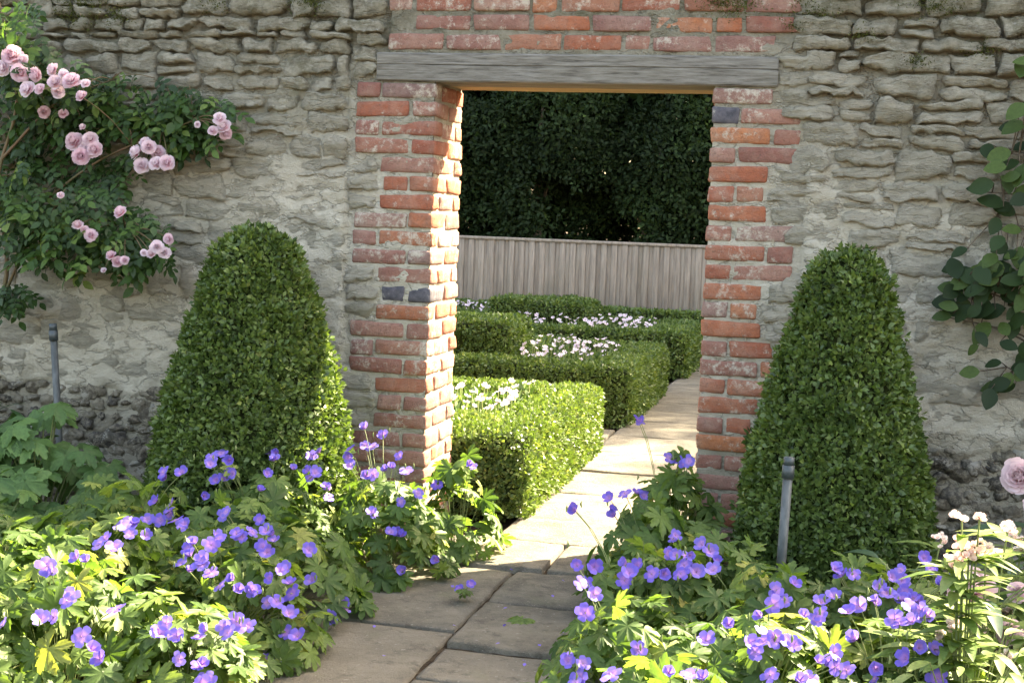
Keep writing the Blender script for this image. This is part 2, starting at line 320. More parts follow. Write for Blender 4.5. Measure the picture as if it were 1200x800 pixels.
def sample(V, F, n):                   # points and normals on quads/tris
    T = np.concatenate([F[:, [0, 1, 2]], F[:, [0, 2, 3]]]) if F.shape[1] == 4 else F
    A, B, C = V[T[:, 0]], V[T[:, 1]], V[T[:, 2]]; X = np.cross(B-A, C-A); ar = np.linalg.norm(X, axis=1)/2
    k = RNG.choice(len(T), n, p=ar/ar.sum()); u, v = RNG.random(n), RNG.random(n); s = u+v > 1; u[s] = 1-u[s]; v[s] = 1-v[s]
    return A[k]+(B-A)[k]*u[:, None]+(C-A)[k]*v[:, None], unit(X[k]), ar.sum()
def clipped_foliage(V, F, dens, L, per=5, jit=0.012, spread=0.9, tone=0.0):
    _, _, area = sample(V, F, 10); n = int(dens*area); P, N, _ = sample(V, F, n)
    P = P+N*RNG.normal(0, jit, (n, 1)); sh = RNG.random(n)
    P = np.repeat(P, per, 0); N = np.repeat(N, per, 0); m = len(P); sh = np.repeat(sh, per)
    R = unit(RNG.normal(size=(m, 3))); D = unit(N*0.55+R*spread+np.array([0, 0, 0.15])); Nn = unit(N+unit(RNG.normal(size=(m, 3)))*0.75)
    l = L*RNG.uniform(0.7, 1.25, m); VV, FF = quad_leaves(P+R*L*0.3, D, Nn, l, l*0.58)
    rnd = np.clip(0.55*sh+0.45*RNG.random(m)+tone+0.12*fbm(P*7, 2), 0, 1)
    return VV, FF, np.repeat(rnd, 4)

# ------------------------------------------------------------------ ground and paving
gr = struct(obj('ground', mesh('ground', [(-150, -150, -0.035), (150, -150, -0.035), (150, 200, -0.035), (-150, 200, -0.035)], [(0, 1, 2, 3)], M['soil'])))
xs = np.linspace(-3.2, 3.6, 171); ys = np.linspace(-3.0, 0.0, 76)
X, Y = np.meshgrid(xs, ys, indexing='ij'); P = np.stack([X, Y, X*0], -1)
Zs = -0.012+0.02*fbm(P*6, 4, 3)+0.012*fbm(P*25, 3, 9); Zs = np.where((X > -0.25) & (X < 1.3), -0.017+0.004*fbm(P*30, 2, 4), Zs)
struct(obj('flower_bed_soil', mesh('flower_bed_soil', np.stack([X, Y, Zs], -1).reshape(-1, 3), grid(171, 76), M['soil'], True)))
path = bpy.data.objects.new('path', None); COL.objects.link(path); struct(path)
def slab(x0, x1, y0, y1, dz=0.0, tilt=0.004):
    gx, gy = 0.010, (0.013 if y0 < 0 else 0.010); x0 += gx; x1 -= gx; y0 += gy; y1 -= gy
    nx = max(6, int((x1-x0)/0.05)); ny = max(6, int((y1-y0)/0.05))
    u = np.concatenate([[0, 0], np.linspace(0.012/(x1-x0), 1-0.012/(x1-x0), nx), [1, 1]]); v = np.concatenate([[0, 0], np.linspace(0.012/(y1-y0), 1-0.012/(y1-y0), ny), [1, 1]])
    U, W = np.meshgrid(u, v, indexing='ij'); X = x0+(x1-x0)*U; Y = y0+(y1-y0)*W
    s = random.randint(0, 999); Q = np.stack([X, Y, X*0+s], -1)
    e = np.minimum(np.minimum(U, 1-U)*(x1-x0), np.minimum(W, 1-W)*(y1-y0))
    Z = dz+0.004*fbm(Q*5, 3, s)+0.0015*fbm(Q*30, 2, s)+random.uniform(-tilt, tilt)*(U-0.5)+random.uniform(-tilt, tilt)*(W-0.5)
    ed = np.zeros_like(U, int); ed[0] = ed[-1] = 1; ed[:, 0] = ed[:, -1] = 1
    in1 = np.zeros_like(ed); in1[1] = in1[-2] = 1; in1[:, 1] = in1[:, -2] = 1
    Z = np.where(in1 > 0, Z-0.005, Z); Z = np.where(ed > 0, -0.06, Z)
    wob = 0.006*fbm(Q*9, 3, s+3); X = X+np.where(e < 0.01, wob, 0); Y = Y+np.where(e < 0.01, 0.008*fbm(Q*9+7, 3, s+4), 0)
    obj('paving_slab', mesh('paving_slab', np.stack([X, Y, Z], -1).reshape(-1, 3), grid(*U.shape), M['slab'], True), path)
JX = 0.503
for x0, x1, y0, y1, dz in [(-0.2, JX, -1.28, -0.385, 0.0), (-0.2, JX, -2.05, -1.28, -0.004), (-0.2, JX, -2.8, -2.05, 0.0), (JX, 1.25, -0.90, -0.385, 0.003), (JX, 1.25, -1.45, -0.90, 0.008), (JX, 1.25, -1.80, -1.45, -0.006), (JX, 1.25, -2.45, -1.80, -0.002), (JX, 1.25, -2.9, -2.45, 0.0),
        (-0.25, 0.62, -0.385, 0.12, 0.014), (0.62, 1.3, -0.385, 0.12, 0.009), (0.28, 0.95, 0.12, 0.62, 0.006), (0.95, 1.6, 0.12, 0.75, 0.004)]:
    slab(x0, x1, y0, y1, dz)
y = 0.62
while y < 9.4:
    d = random.uniform(0.5, 0.8); c = random.uniform(0.75, 1.15); slab(0.28, c, y, y+d, random.uniform(0, 0.008)); slab(c, 1.65, y, y+d, random.uniform(0, 0.008)); y += d
for y0, y1 in ((2.76, 3.22), (3.22, 3.66)):
    x = 0.28
    for _ in range(5): slab(x-0.6, x, y0, y1, random.uniform(0, 0.006)); x -= 0.6

# ------------------------------------------------------------------ garden wall
W, H, D, TOP = 1.17, 1.976, 0.44, 2.50
wall = thing('garden_wall', 'old rubble stone garden wall with a brick-edged doorway and flint base', 'wall', (0, 0, 0))
ROWH = H/25
LEFT = ['SH','HS','SH','HS','S','HH','S','HS','SH','HS','S','DD','S','HS','SH','HS','S','HH','S','HS','SH','HS','S','HS','SH']
RIGHT = ['S','DS','SH','HS','S','HH','S','HS','SH','HS','S','HH','S','HS','SH','HS','S','HH','S','HH','S','HS','S','HS','SH']
BL, BH = 0.238, 0.104
def brick_set(dx, dy, dz, n, mat, s0): return [bevel_box_mesh('brick', (dx, dy, dz), 0.006, 0.004, mat, s0+i, 2, 0.0042, 1) for i in range(n)]
bz = ROWH-0.014
SETS = {'S': brick_set(BL, 0.104, bz, 7, M['brick'], 10), 'H': brick_set(BH, 0.215, bz, 6, M['brick'], 30), 'D': brick_set(BH, 0.215, bz, 3, M['dark_brick'], 50),
        'R': brick_set(0.104, 0.215, bz, 5, M['brick'], 70), 'Q': brick_set(0.104, 0.104, bz, 5, M['brick'], 90)}
stone_gaps = []
def put(kind, x, y, z):
    o = obj('brick', random.choice(SETS[kind]), wall, (x+random.uniform(-.003, .003), y+random.uniform(-.004, .004), z+random.uniform(-.002, .002)))
    o.rotation_euler = (random.uniform(-.012, .012), random.choice((0, 0, math.pi))+random.uniform(-.01, .01), random.uniform(-.012, .012)); return o
for side, rows in ((-1, LEFT), (1, RIGHT)):
    xe = 0.0 if side < 0 else W
    for i, row in enumerate(rows):
        z = H-(i+0.5)*ROWH; x = 0.0
        for j, ch in enumerate(row):
            L = BL if ch == 'S' else BH; dy = 0.104 if ch == 'S' else 0.215
            put(ch, xe+side*(x+L/2), dy/2-0.004, z); x += L+0.014
            if j == 0:                                         # the bricks of the reveal behind the corner brick
                yy = dy+0.012
                while yy < D-0.06:
                    lf = D-yy; kd = 'R' if (lf > 0.2) else 'Q'; ln = 0.215 if kd == 'R' else 0.104
                    put(kd, xe+side*0.052, yy+ln/2, z); yy += ln+0.012
        if x < 0.37: stone_gaps.append((side, xe+side*(x+0.002), xe+side*0.385, z))
zt = 2.104
for r in range(4):                                             # courses above the timber
    z = zt+(r+0.5)*(ROWH+0.001); x = -0.20+(0.10 if r % 2 else -0.02)
    while x+BL < 1.62:
        k = 'S' if random.random() < 0.86 else 'H'; L = BL if k == 'S' else BH
        put(k, x+L/2, (0.052 if k == 'S' else 0.1075)-0.004, z); x += L+0.016
BRICK_TOP = zt+4*(ROWH+0.001)
def in_brick(x, z):
    jamb = ((x > -0.385) & (x < 0.02) | (x > W-0.02) & (x < W+0.385)) & (z < H+0.12)
    return jamb | ((z > H-0.01) & (z < BRICK_TOP+0.01) & (x > -0.22) & (x < 1.6))

# mortar body: fine displaced front sheets, plain back, reveals and top
def front_y(x, z):
    Q = np.stack([x, z, x*0], -1); up = np.clip((z-1.35+0.25*fbm(Q*1.5, 2, 5))/0.7, 0, 1)
    y = -0.006+0.036*up+0.012*fbm(Q*np.array([7, 11, 1]), 4, 21)+0.006*fbm(Q*np.array([22, 45, 1]), 3, 31)
    y = y-0.014*(1-up)*np.clip(fbm(Q*3, 3, 8)+0.25, 0, 1)
    y = np.where(z < 0.56+0.04*fbm(Q*5, 2, 2), y+0.014, y)
    return np.where(in_brick(x, z), 0.0025+0.0045*fbm(Q*np.array([16, 22, 1]), 4, 77), y)
parts = []
def sheet(x0, x1, z0, z1, step):
    nx = int((x1-x0)/step)+1; nz = int((z1-z0)/step)+1
    X, Z = np.meshgrid(np.linspace(x0, x1, nx), np.linspace(z0, z1, nz), indexing='ij')
    parts.append((np.stack([X, front_y(X, Z), Z], -1).reshape(-1, 3), grid(nx, nz)))
sheet(-2.4, -0.008, -0.1, TOP, 0.0125); sheet(W+0.008, 3.0, -0.1, TOP, 0.0125); sheet(-0.008, W+0.008, H+0.008, TOP, 0.0125)
sheet(-7.0, -2.4, -0.1, TOP, 0.05); sheet(3.0, 7.0, -0.1, TOP, 0.05)
mb = join(parts)
q = [(np.array([(x, 0.012, -0.1), (x, D, -0.1), (x, D, H+0.01), (x, 0.012, H+0.01)], float), np.array([(0, 1, 2, 3)])) for x in (-0.008, W+0.008)]
for x0, x1, z0 in ((-7, -0.008, -0.1), (W+0.008, 7, -0.1), (-0.008, W+0.008, H+0.01)):
    q.append((np.array([(x0, D, z0), (x1, D, z0), (x1, D, TOP), (x0, D, TOP)], float), np.array([(0, 1, 2, 3)])))
q.append((np.array([(-7, 0.012, TOP), (7, 0.012, TOP), (7, D, TOP), (-7, D, TOP)], float), np.array([(0, 1, 2, 3)])))
V, F = join([mb]+q); me = mesh('mortar_body', V, F, M['mortar'], True); obj('mortar_body', me, wall)

def stone_geo(cx, cz, sw, sh, proud, s, nu=15, nv=10, flat=False):
    u = np.concatenate([[-1, -0.97], np.linspace(-0.86, 0.86, nu-4), [0.97, 1]]); v = np.concatenate([[-1, -0.94], np.linspace(-0.75, 0.75, nv-4), [0.94, 1]])
    U, Vv = np.meshgrid(u, v, indexing='ij'); kx = RNG.uniform(0.0, 0.32); kz = RNG.uniform(0.0, 0.40)
    x = U*np.sqrt(1-kx*Vv**2); z = Vv*np.sqrt(1-kz*U**2)
    x = cx+x*sw/2; z = cz+z*sh/2; Q = np.stack([x, z, x*0+s*1.37], -1)
    sk1, sk2, tp = RNG.uniform(-0.28, 0.28), RNG.uniform(-0.09, 0.09), RNG.uniform(-0.35, 0.35)
    z = cz+(z-cz)*(1+tp*U)+sk2*(x-cx); x = x+sk1*(z-cz)
    x = x+0.014*fbm(Q*22, 4, s); z = z+0.012*fbm(Q*np.array([26, 20, 1])+31, 4, s)
    e = np.maximum(np.abs(U), np.abs(Vv)); t1, t2 = RNG.uniform(-0.01, 0.01, 2)
    y = -proud*(1-0.55*e**5)+t1*U+t2*Vv+0.009*fbm(Q*np.array([12, 34, 1]), 4, s)+0.007*vn(Q*np.array([5, 55, 1]), s)
    y = np.where(e >= 0.999, 0.05, np.where(e > 0.93, y+0.006, y))
    return np.stack([x, y, z], -1).reshape(-1, 3), grid(*U.shape)
stones = []
def rubble(x0, x1, z0, z1, s0):
    z = z0; s = s0
    while z < z1-0.02:
        up = np.clip((z-1.2)/0.8, 0, 1); h = random.uniform(0.09, 0.15)*(1-up)+random.uniform(0.055, 0.10)*up; h = min(h, z1-z)
        x = x0-random.uniform(0, 0.15)
        while x < x1-0.03:
            w_ = random.uniform(0.12, 0.34)*(1-up)+random.uniform(0.09, 0.28)*up
            if x+w_ > x1-0.06: w_ = x1-x
            cx = x+w_/2; zc = z+h/2+0.02*float(vn(np.array([cx*2.2, z*3, 0.5]), 4))
            pr = random.uniform(0.006, 0.018)*(1-up)+random.uniform(0.008, 0.032)*up
            if random.random() < 0.28 and h > 0.075:
                f = random.uniform(0.35, 0.65)
                stones.append((cx, zc-h/2+h*f/2, w_-0.010, h*f-0.007, pr, s)); stones.append((cx+random.uniform(-.01, .01), zc+h/2-h*(1-f)/2, w_-0.012, h*(1-f)-0.007, random.uniform(0.004, 0.03), s+1))
            else: stones.append((cx, zc, w_-random.uniform(0.006, 0.016), h-random.uniform(0.004, 0.012), pr, s))
            s += 2; x += w_
        z += h
rubble(-2.35, -0.39, 0.60, 2.18, 1000); rubble(W+0.39, 2.75, 0.60, 2.18, 3000)
rubble(-2.35, -0.23, 2.18, TOP, 5000); rubble(1.61, 2.75, 2.18, TOP, 6000); rubble(-0.22, 1.61, BRICK_TOP+0.01, TOP, 7000)
for n_, (sd, xa, xb, z) in enumerate(stone_gaps):
    stones.append(((xa+xb)/2, z, abs(xb-xa)-0.004, ROWH-0.012, random.uniform(0.004, 0.014), 8000+n_))
for cx, cz, sw, sh in ((-0.32, 2.09, 0.11, 0.066), (-0.325, 2.02, 0.115, 0.062), (1.50, 2.075, 0.13, 0.055), (1.5, 2.01, 0.14, 0.05), (-0.30, 2.15, 0.13, 0.05)): stones.append((cx, cz, sw, sh, 0.012, int(9000+cz*100)))
def seen(sx):
    cx, cz = sx[0], sx[1]; d = np.array([cx, 0, cz])-CAM; zz = d@FW; u = 600+FPX*(d@RT)/zz; v = 400-FPX*(d@UP)/zz
    return -30 < u < 1230 and -20 < v < 800
stones.sort(key=lambda q: -(q[2]*q[3]*(50 if seen(q) else 1)))
for sx in stones[:300]:
    V, F = stone_geo(*sx); V = V-np.array([sx[0], 0, sx[1]])
    obj('stone', mesh('stone', V, F, M['stone'], True), wall, (sx[0], 0, sx[1]))
V, F = join([stone_geo(*sx, 8, 7) for sx in stones[300:]]); stuff(obj('small_stones', mesh('small_stones', V, F, M['stone'], True), wall))
# flints
def flint_mesh(i):
    bm = bmesh.new(); bmesh.ops.create_icosphere(bm, subdivisions=3, radius=1.0); P = np.array([v.co[:] for v in bm.verts])
    d = 1+0.34*fbm(P*1.3+i*9, 3, i)+0.30*np.abs(fbm(P*2.6+i, 3, i))-0.22
    for v, q in zip(bm.verts, d): v.co *= q
    me = bpy.data.meshes.new('flint'); bm.to_mesh(me); bm.free()
    for pl in me.polygons: pl.use_smooth = True
    me.materials.append(M['flint']); return me
FL = [flint_mesh(i) for i in range(8)]; fl_rest = []; nfl = 0
for x0, x1 in ((-2.35, -0.40), (W+0.40, 2.75)):
    z = 0.02; r = 0
    while z < 0.57:
        x = x0+(0.04 if r % 2 else 0)
        while x < x1:
            s = random.choice((random.uniform(0.022, 0.035), random.uniform(0.035, 0.062))); fx, fz = x+random.uniform(-.015, .015), z+random.uniform(-.014, .014)
            vis = fz > 0.08 and (-2.15 < fx < -0.9 or 1.95 < fx < 2.6)
            sc = (s*random.uniform(0.9, 1.35), random.uniform(0.028, 0.05), s*random.uniform(0.6, 0.95)); a = random.uniform(-0.5, 0.5); me = random.choice(FL)
            if vis and nfl < 300:
                o = obj('flint', me, wall, (fx, 0.012, fz), None, sc); o.rotation_euler = (0, a, 0); nfl += 1
            else:
                vv = np.array([v.co[:] for v in me.vertices])*np.array(sc)+np.array([fx, 0.012, fz]); fl_rest.append((vv, np.array([p.vertices[:] for p in me.polygons])))
            x += random.uniform(0.055, 0.085)
        z += random.uniform(0.046, 0.058); r += 1
V, F = join(fl_rest); stuff(obj('flint_infill', mesh('flint_infill', V, F, M['flint'], True), wall))
# timber over the doorway
def beam(name, x0, x1, y0, y1, z0, z1, mat, s):
    nx = 60; prof = [(y0, z0+.006), (y0+.006, z0), (y1-.004, z0), (y1, z0+.004), (y1, z1), (y0+.008, z1), (y0, z1-.008), (y0, (z0+z1)/2+.012), (y0+.004, (z0+z1)/2+.009), (y0, (z0+z1)/2+.005)]
    X = np.linspace(x0, x1, nx); Pf = np.array(prof); n = len(prof)
    V = np.zeros((nx, n, 3)); V[:, :, 0] = X[:, None]; V[:, :, 1] = Pf[None, :, 0]; V[:, :, 2] = Pf[None, :, 1]
    V[:, :, 1] += 0.003*fbm(V*np.array([3, 20, 60])+s, 3, s); V[:, :, 2] += 0.004*fbm(V*np.array([2, 2, 2])+s+9, 2, s)
    i = np.arange(nx-1)[:, None]*n; j = np.arange(n)[None]; j2 = (j+1) % n
    F = np.stack([i+j, i+j2, i+n+j2, i+n+j], -1).reshape(-1, 4); F = [tuple(f) for f in F]+[tuple(range(n))[::-1], tuple((nx-1)*n+q for q in range(n))]
    return obj(name, mesh(name, V.reshape(-1, 3), F, mat), wall)
b_ = beam('lintel', -0.264, 1.428, -0.016, 0.215, H+0.002, H+0.122, M['grey_oak'], 3); b_['label'] = 'weathered grey oak beam over the doorway'
b_ = beam('lintel', -0.20, 1.36, 0.220, D-0.004, H+0.006, H+0.125, M['brown_oak'], 8); b_['label'] = 'browner inner beam over the doorway'
for i in range(24):                                            # coping along the top
    x = -7+i*0.585; me = bevel_box_mesh('coping_stone', (0.575, D+0.09, 0.07), 0.012, 0.008, M['stone'], 300+i, 2, 0.006, 1); obj('coping_stone', me, wall, (x+0.29, D/2-0.005, TOP+0.033))
# moss cushions hanging on the upper courses
mp = [];
for u, v, r in ((860, 4, 26), (955, 12, 22), (1100, 0, 30), (360, 6, 22), (90, 12, 34), (1010, 40, 16), (1150, 60, 14), (930, 30, 12), (840, 2, 14), (1075, 72, 14), (250, 8, 16), (140, 20, 20)):
    c = at_y(u, v, -0.012); n = int(r*r*0.7); Pm = c+RNG.normal(size=(n, 3))*np.array([r/275*0.55, 0.008, r/275*0.3]); Dm = unit(RNG.normal(size=(n, 3))+np.array([0, -1.2, 0.4]))
    mp.append(quad_leaves(Pm, Dm, unit(RNG.normal(size=(n, 3))), RNG.uniform(0.008, 0.018, n), 0.005))
V, F = join(mp); stuff(obj('moss', mesh('moss', V, F, M['moss'], attrs={'rnd': np.repeat(RNG.random(len(F)), 4)}), wall))

# ------------------------------------------------------------------ box topiary cones
def cone(label, cx, cy, prof, group, dens=3600, tone=0.0):
    t = thing('topiary_cone', label, 'topiary', (cx, cy, 0), group)
    zs = np.array([p[0] for p in prof]); rs = np.array([p[1] for p in prof]); zz = np.linspace(0.03, zs[-1], 60); rr = np.interp(zz, zs, rs)
    th = np.linspace(0, 2*math.pi, 61); Z, T = np.meshgrid(zz, th, indexing='ij'); R = np.interp(Z, zs, rs)
    Q = np.stack([np.cos(T), np.sin(T), Z*2], -1); R = np.maximum(R*(1+0.025*fbm(Q*2.2+cx, 3, 5))+0.007*fbm(Q*8, 2, 6), 0.001)
    V = np.stack([R*np.cos(T), R*np.sin(T), Z], -1).reshape(-1, 3); F = grid(60, 61)[:, ::-1]
    Vc = V*np.array([0.93, 0.93, 0.985]); obj('core', mesh('core', Vc, F, M['core'], True), t)
    LV, LF, rnd = clipped_foliage(V, F, dens, 0.026, 6, 0.012, 0.9, tone)
    stuff(obj('foliage', mesh('foliage', LV, LF, M['box_leaf'], attrs={'rnd': rnd}), t))
    V, F = tubes([(np.array([(0, 0, -0.03), (0.01, 0, 0.1), (0, 0, 0.5)]), [0.03, 0.028, 0.02])], 8); obj('trunk', mesh('trunk', V, F, M['bark'], True), t)
def prof_from_px(cu, rows, y, zt):
    out = []
    for v, hw in rows:
        a, b = at_y(cu-hw, v, y), at_y(cu+hw, v, y); out.append((a[2]*.5+b[2]*.5, np.linalg.norm(b-a)/2*0.985))
    out.sort(); return [(0.0, out[0][1]*0.97)]+out+[(zt, 0.002)]
p0 = at_y(303, 270, -0.5)
cone('clipped box cone beside the climbing rose, its doorway side catching sunlight', p0[0]-0.005, -0.5, prof_from_px(303, [(275, 22), (285, 33), (300, 43), (340, 57), (400, 74), (460, 90), (520, 101), (575, 108)], -0.5, p0[2]), 'clipped box cones flanking the doorway')
p0 = at_y(1003, 297, -0.5)
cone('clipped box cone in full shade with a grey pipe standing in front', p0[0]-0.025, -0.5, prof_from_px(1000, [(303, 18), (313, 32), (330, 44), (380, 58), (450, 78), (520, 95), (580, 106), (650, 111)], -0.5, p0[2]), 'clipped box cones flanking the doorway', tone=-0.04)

# ------------------------------------------------------------------ parterre hedges beyond the doorway
def hedge_shape(x0, x1, y0, y1, z1, st=0.06, bottom=0.0):
    out = []
    def face(o, a, b, na, nb):
        u, v = np.meshgrid(np.linspace(0, 1, na), np.linspace(0, 1, nb), indexing='ij'); V = o+u[..., None]*a+v[..., None]*b
        out.append((V.reshape(-1, 3), grid(na, nb)))
    dx, dy, dz = np.array([x1-x0, 0, 0]), np.array([0, y1-y0, 0]), np.array([0, 0, z1-bottom]); o = np.array([x0, y0, bottom])
    n = lambda d: max(3, int(np.abs(d).sum()/st)+1)
    face(o+dz, dx, dy, n(dx), n(dy)); face(o, dx, dz, n(dx), n(dz)); face(o+dy, dz, dx, n(dz), n(dx)); face(o, dz, dy, n(dz), n(dy)); face(o+dx, dy, dz, n(dy), n(dz))
    V, F = join(out)
    c = np.array([(x0+x1)/2, (y0+y1)/2, (bottom+z1)/2]); hs = np.array([(x1-x0)/2, (y1-y0)/2, (z1-bottom)/2]); q = (V-c)
    r = 0.035; inner = np.clip(q, -(hs-r), hs-r); dlt = q-inner; q = inner+unit(dlt)*r*np.clip(np.linalg.norm(dlt, axis=1, keepdims=True)/r, 0, 1)
    V = c+q; return V+0.012*np.stack([fbm(V*4, 2, 1), fbm(V*4+9, 2, 2), fbm(V*4+20, 2, 3)], -1), F
def hedge(label, blocks, dens, L, tone=0.0, group='low box hedges around the beds beyond the doorway', per=5):
    b0 = blocks[0]; t = thing('box_hedge', label, 'hedge', ((b0[0]+b0[1])/2, (b0[2]+b0[3])/2, 0), group); off = np.array([(b0[0]+b0[1])/2, (b0[2]+b0[3])/2, 0])
    V, F = join([hedge_shape(*b) for b in blocks]); core = join([hedge_shape(b[0]+.022, b[1]-.022, b[2]+.022, b[3]-.022, b[4]-.022) for b in blocks])
    obj('core', mesh('core', core[0]-off, core[1], M['core'], True), t)
    LV, LF, rnd = clipped_foliage(V, F, dens, L, per, 0.009, 0.85, tone); stuff(obj('foliage', mesh('foliage', LV-off, LF, M['box_leaf'], attrs={'rnd': rnd}), t))
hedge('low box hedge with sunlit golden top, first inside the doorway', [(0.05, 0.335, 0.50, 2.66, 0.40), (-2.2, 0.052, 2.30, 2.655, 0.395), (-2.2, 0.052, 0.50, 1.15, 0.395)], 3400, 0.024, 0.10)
hedge('low box hedge, second beyond the doorway, in front of the pink-white bed', [(0.03, 0.34, 3.76, 5.84, 0.40), (-2.6, 0.032, 3.77, 4.06, 0.395), (-2.6, 0.032, 5.55, 5.83, 0.395)], 2200, 0.027, 0.02)
hedge('low box hedge, third beyond the doorway, shaded by the trees', [(-0.04, 0.36, 7.02, 8.65, 0.40), (-3.2, -0.038, 7.03, 7.3, 0.395), (-3.2, -0.038, 8.4, 8.64, 0.395)], 1500, 0.033, 0.0)
hedge('long low box hedge running along the foot of the fence', [(-4.5, 1.2, 9.55, 9.95, 0.42)], 1100, 0.036, 0.0)
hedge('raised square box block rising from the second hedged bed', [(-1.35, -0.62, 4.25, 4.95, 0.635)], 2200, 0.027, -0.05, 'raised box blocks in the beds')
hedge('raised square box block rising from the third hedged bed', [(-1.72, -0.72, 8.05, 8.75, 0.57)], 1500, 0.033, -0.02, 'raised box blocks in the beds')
# white flowers in the beds
def disc_flower(name, mat, np_=6, seed=0, cup=0.35):
    r = random.Random(seed); V, F, A, B = [], [], [], []
    for i in range(np_):
        a = 2*math.pi*i/np_+r.uniform(-.1, .1); ca, sa = math.cos(a), math.sin(a); k = len(V)
        for rr, ww in ((0.05, 0.04), (0.6, 0.36), (1.0, 0.22)):
            for s in (-1, 1): V.append((ca*rr-sa*ww*s, sa*rr+ca*ww*s, cup*rr*rr+r.uniform(-.05, .05))); A.append(rr); B.append(s)
        F += [(k, k+1, k+3, k+2), (k+2, k+3, k+5, k+4)]
    return mesh(name, V, np.array(F), mat, True, {'r': A, 'a': B})
WF = [disc_flower('white_flower', M['white'], 6, i) for i in range(4)]
def bed(label, region_px, z, n, x0, x1, y0, y1, size, leaf, zl):
    t = thing('bedding_plants', label, 'plants', ((x0+x1)/2, (y0+y1)/2, 0), 'white flowers in the hedged beds'); off = np.array([(x0+x1)/2, (y0+y1)/2, 0])
    m = int((x1-x0)*(y1-y0)*5200); P = np.stack([RNG.uniform(x0, x1, m), RNG.uniform(y0, y1, m), RNG.random(m)**0.5*zl], -1); P[:, 2] *= 0.8+0.25*fbm(P*5, 2, 4)
    V, F = quad_leaves(P-off, unit(RNG.normal(size=(m, 3))+np.array([0, 0, 1.0])), unit(RNG.normal(size=(m, 3))), leaf*RNG.uniform(0.6, 1.3, m), leaf*0.4)
    stuff(obj('foliage', mesh('foliage', V, F, M['bed_leaf'], attrs={'rnd': RNG.random(m).repeat(4)}), t)); cnt = 0; stems = []
    for _ in range(n*6):
        u = random.uniform(region_px[0], region_px[2]); v = random.uniform(region_px[1], region_px[3]); zf = z+random.uniform(-0.03, 0.06); q = at_z(u, v, zf)
        if not (x0 < q[0] < x1 and y0 < q[1] < y1): continue
        if float(vn(np.array([q[0]*3, q[1]*3, 1.5]), 8)) < -0.35: continue
        nrm = np.array([random.uniform(-.7, .7), random.uniform(-1.2, .1), 1.0]); R = frame(nrm, np.array([random.uniform(-1, 1), random.uniform(-1, 1), 0.1]))
        obj('flower', random.choice(WF), t, q-off, R, size*random.uniform(0.55, 1.15)); stems.append((np.array([(q[0], q[1], 0), q])-off, 0.003)); cnt += 1
        if cnt >= n: break
    V, F = tubes(stems, 3); stuff(obj('stems', mesh('stems', V, F, M['stem']), t))
bed('white flowers filling the bed of the first hedge inside the doorway', (530, 436, 640, 495), 0.42, 46, -2.1, 0.04, 1.15, 2.3, 0.021, 0.06, 0.45)
bed('pinkish white flowers behind the front strip of the second hedge', (598, 390, 745, 432), 0.42, 110, -2.4, 0.03, 4.06, 5.55, 0.020, 0.055, 0.42)
bed('white flowers in front of the raised block of the third hedge', (600, 360, 790, 400), 0.42, 120, -3.0, -0.04, 7.3, 8.4, 0.022, 0.06, 0.40)
bed('white flowers beyond the third hedge near the fence', (535, 352, 592, 378), 0.42, 40, -3.2, -1.4, 8.65, 9.5, 0.022, 0.06, 0.37)

# ------------------------------------------------------------------ fence and trees
FY = 10.35
fence = thing('board_fence', 'weathered grey close-board fence below the dark evergreens', 'fence', (0, FY, 0))
bms = [bevel_box_mesh('board', (0.066, 0.02, 1.13), 0.004, 0.001, M['fence_wood'], 500+i, 0, 0, 1) for i in range(4)]
x = -9.0; i = 0
while x < 6.0:
    obj('board', random.choice(bms), fence, (x, (0.0 if i % 2 else -0.016)+random.uniform(-.003, .003), 0.565+random.uniform(-.004, .004))).rotation_euler = (0, random.uniform(-.004, .004), 0); x += 0.060; i += 1
obj('capping', bevel_box_mesh('capping', (15.2, 0.07, 0.035), 0.006, 0.002, M['fence_wood'], 520, 0, 0, 1), fence, (-1.5, 0, 1.147))
for z in (0.25, 0.9): obj('rail', bevel_box_mesh('rail', (15.0, 0.05, 0.08), 0.005, 0.002, M['fence_wood'], 521, 0, 0, 1), fence, (-1.5, 0.06, z))
pm = bevel_box_mesh('post', (0.1, 0.1, 1.1), 0.006, 0.002, M['fence_wood'], 522, 0, 0, 1)
for i in range(7): obj('post', pm, fence, (-8.8+i*2.4, 0.14, 0.55))
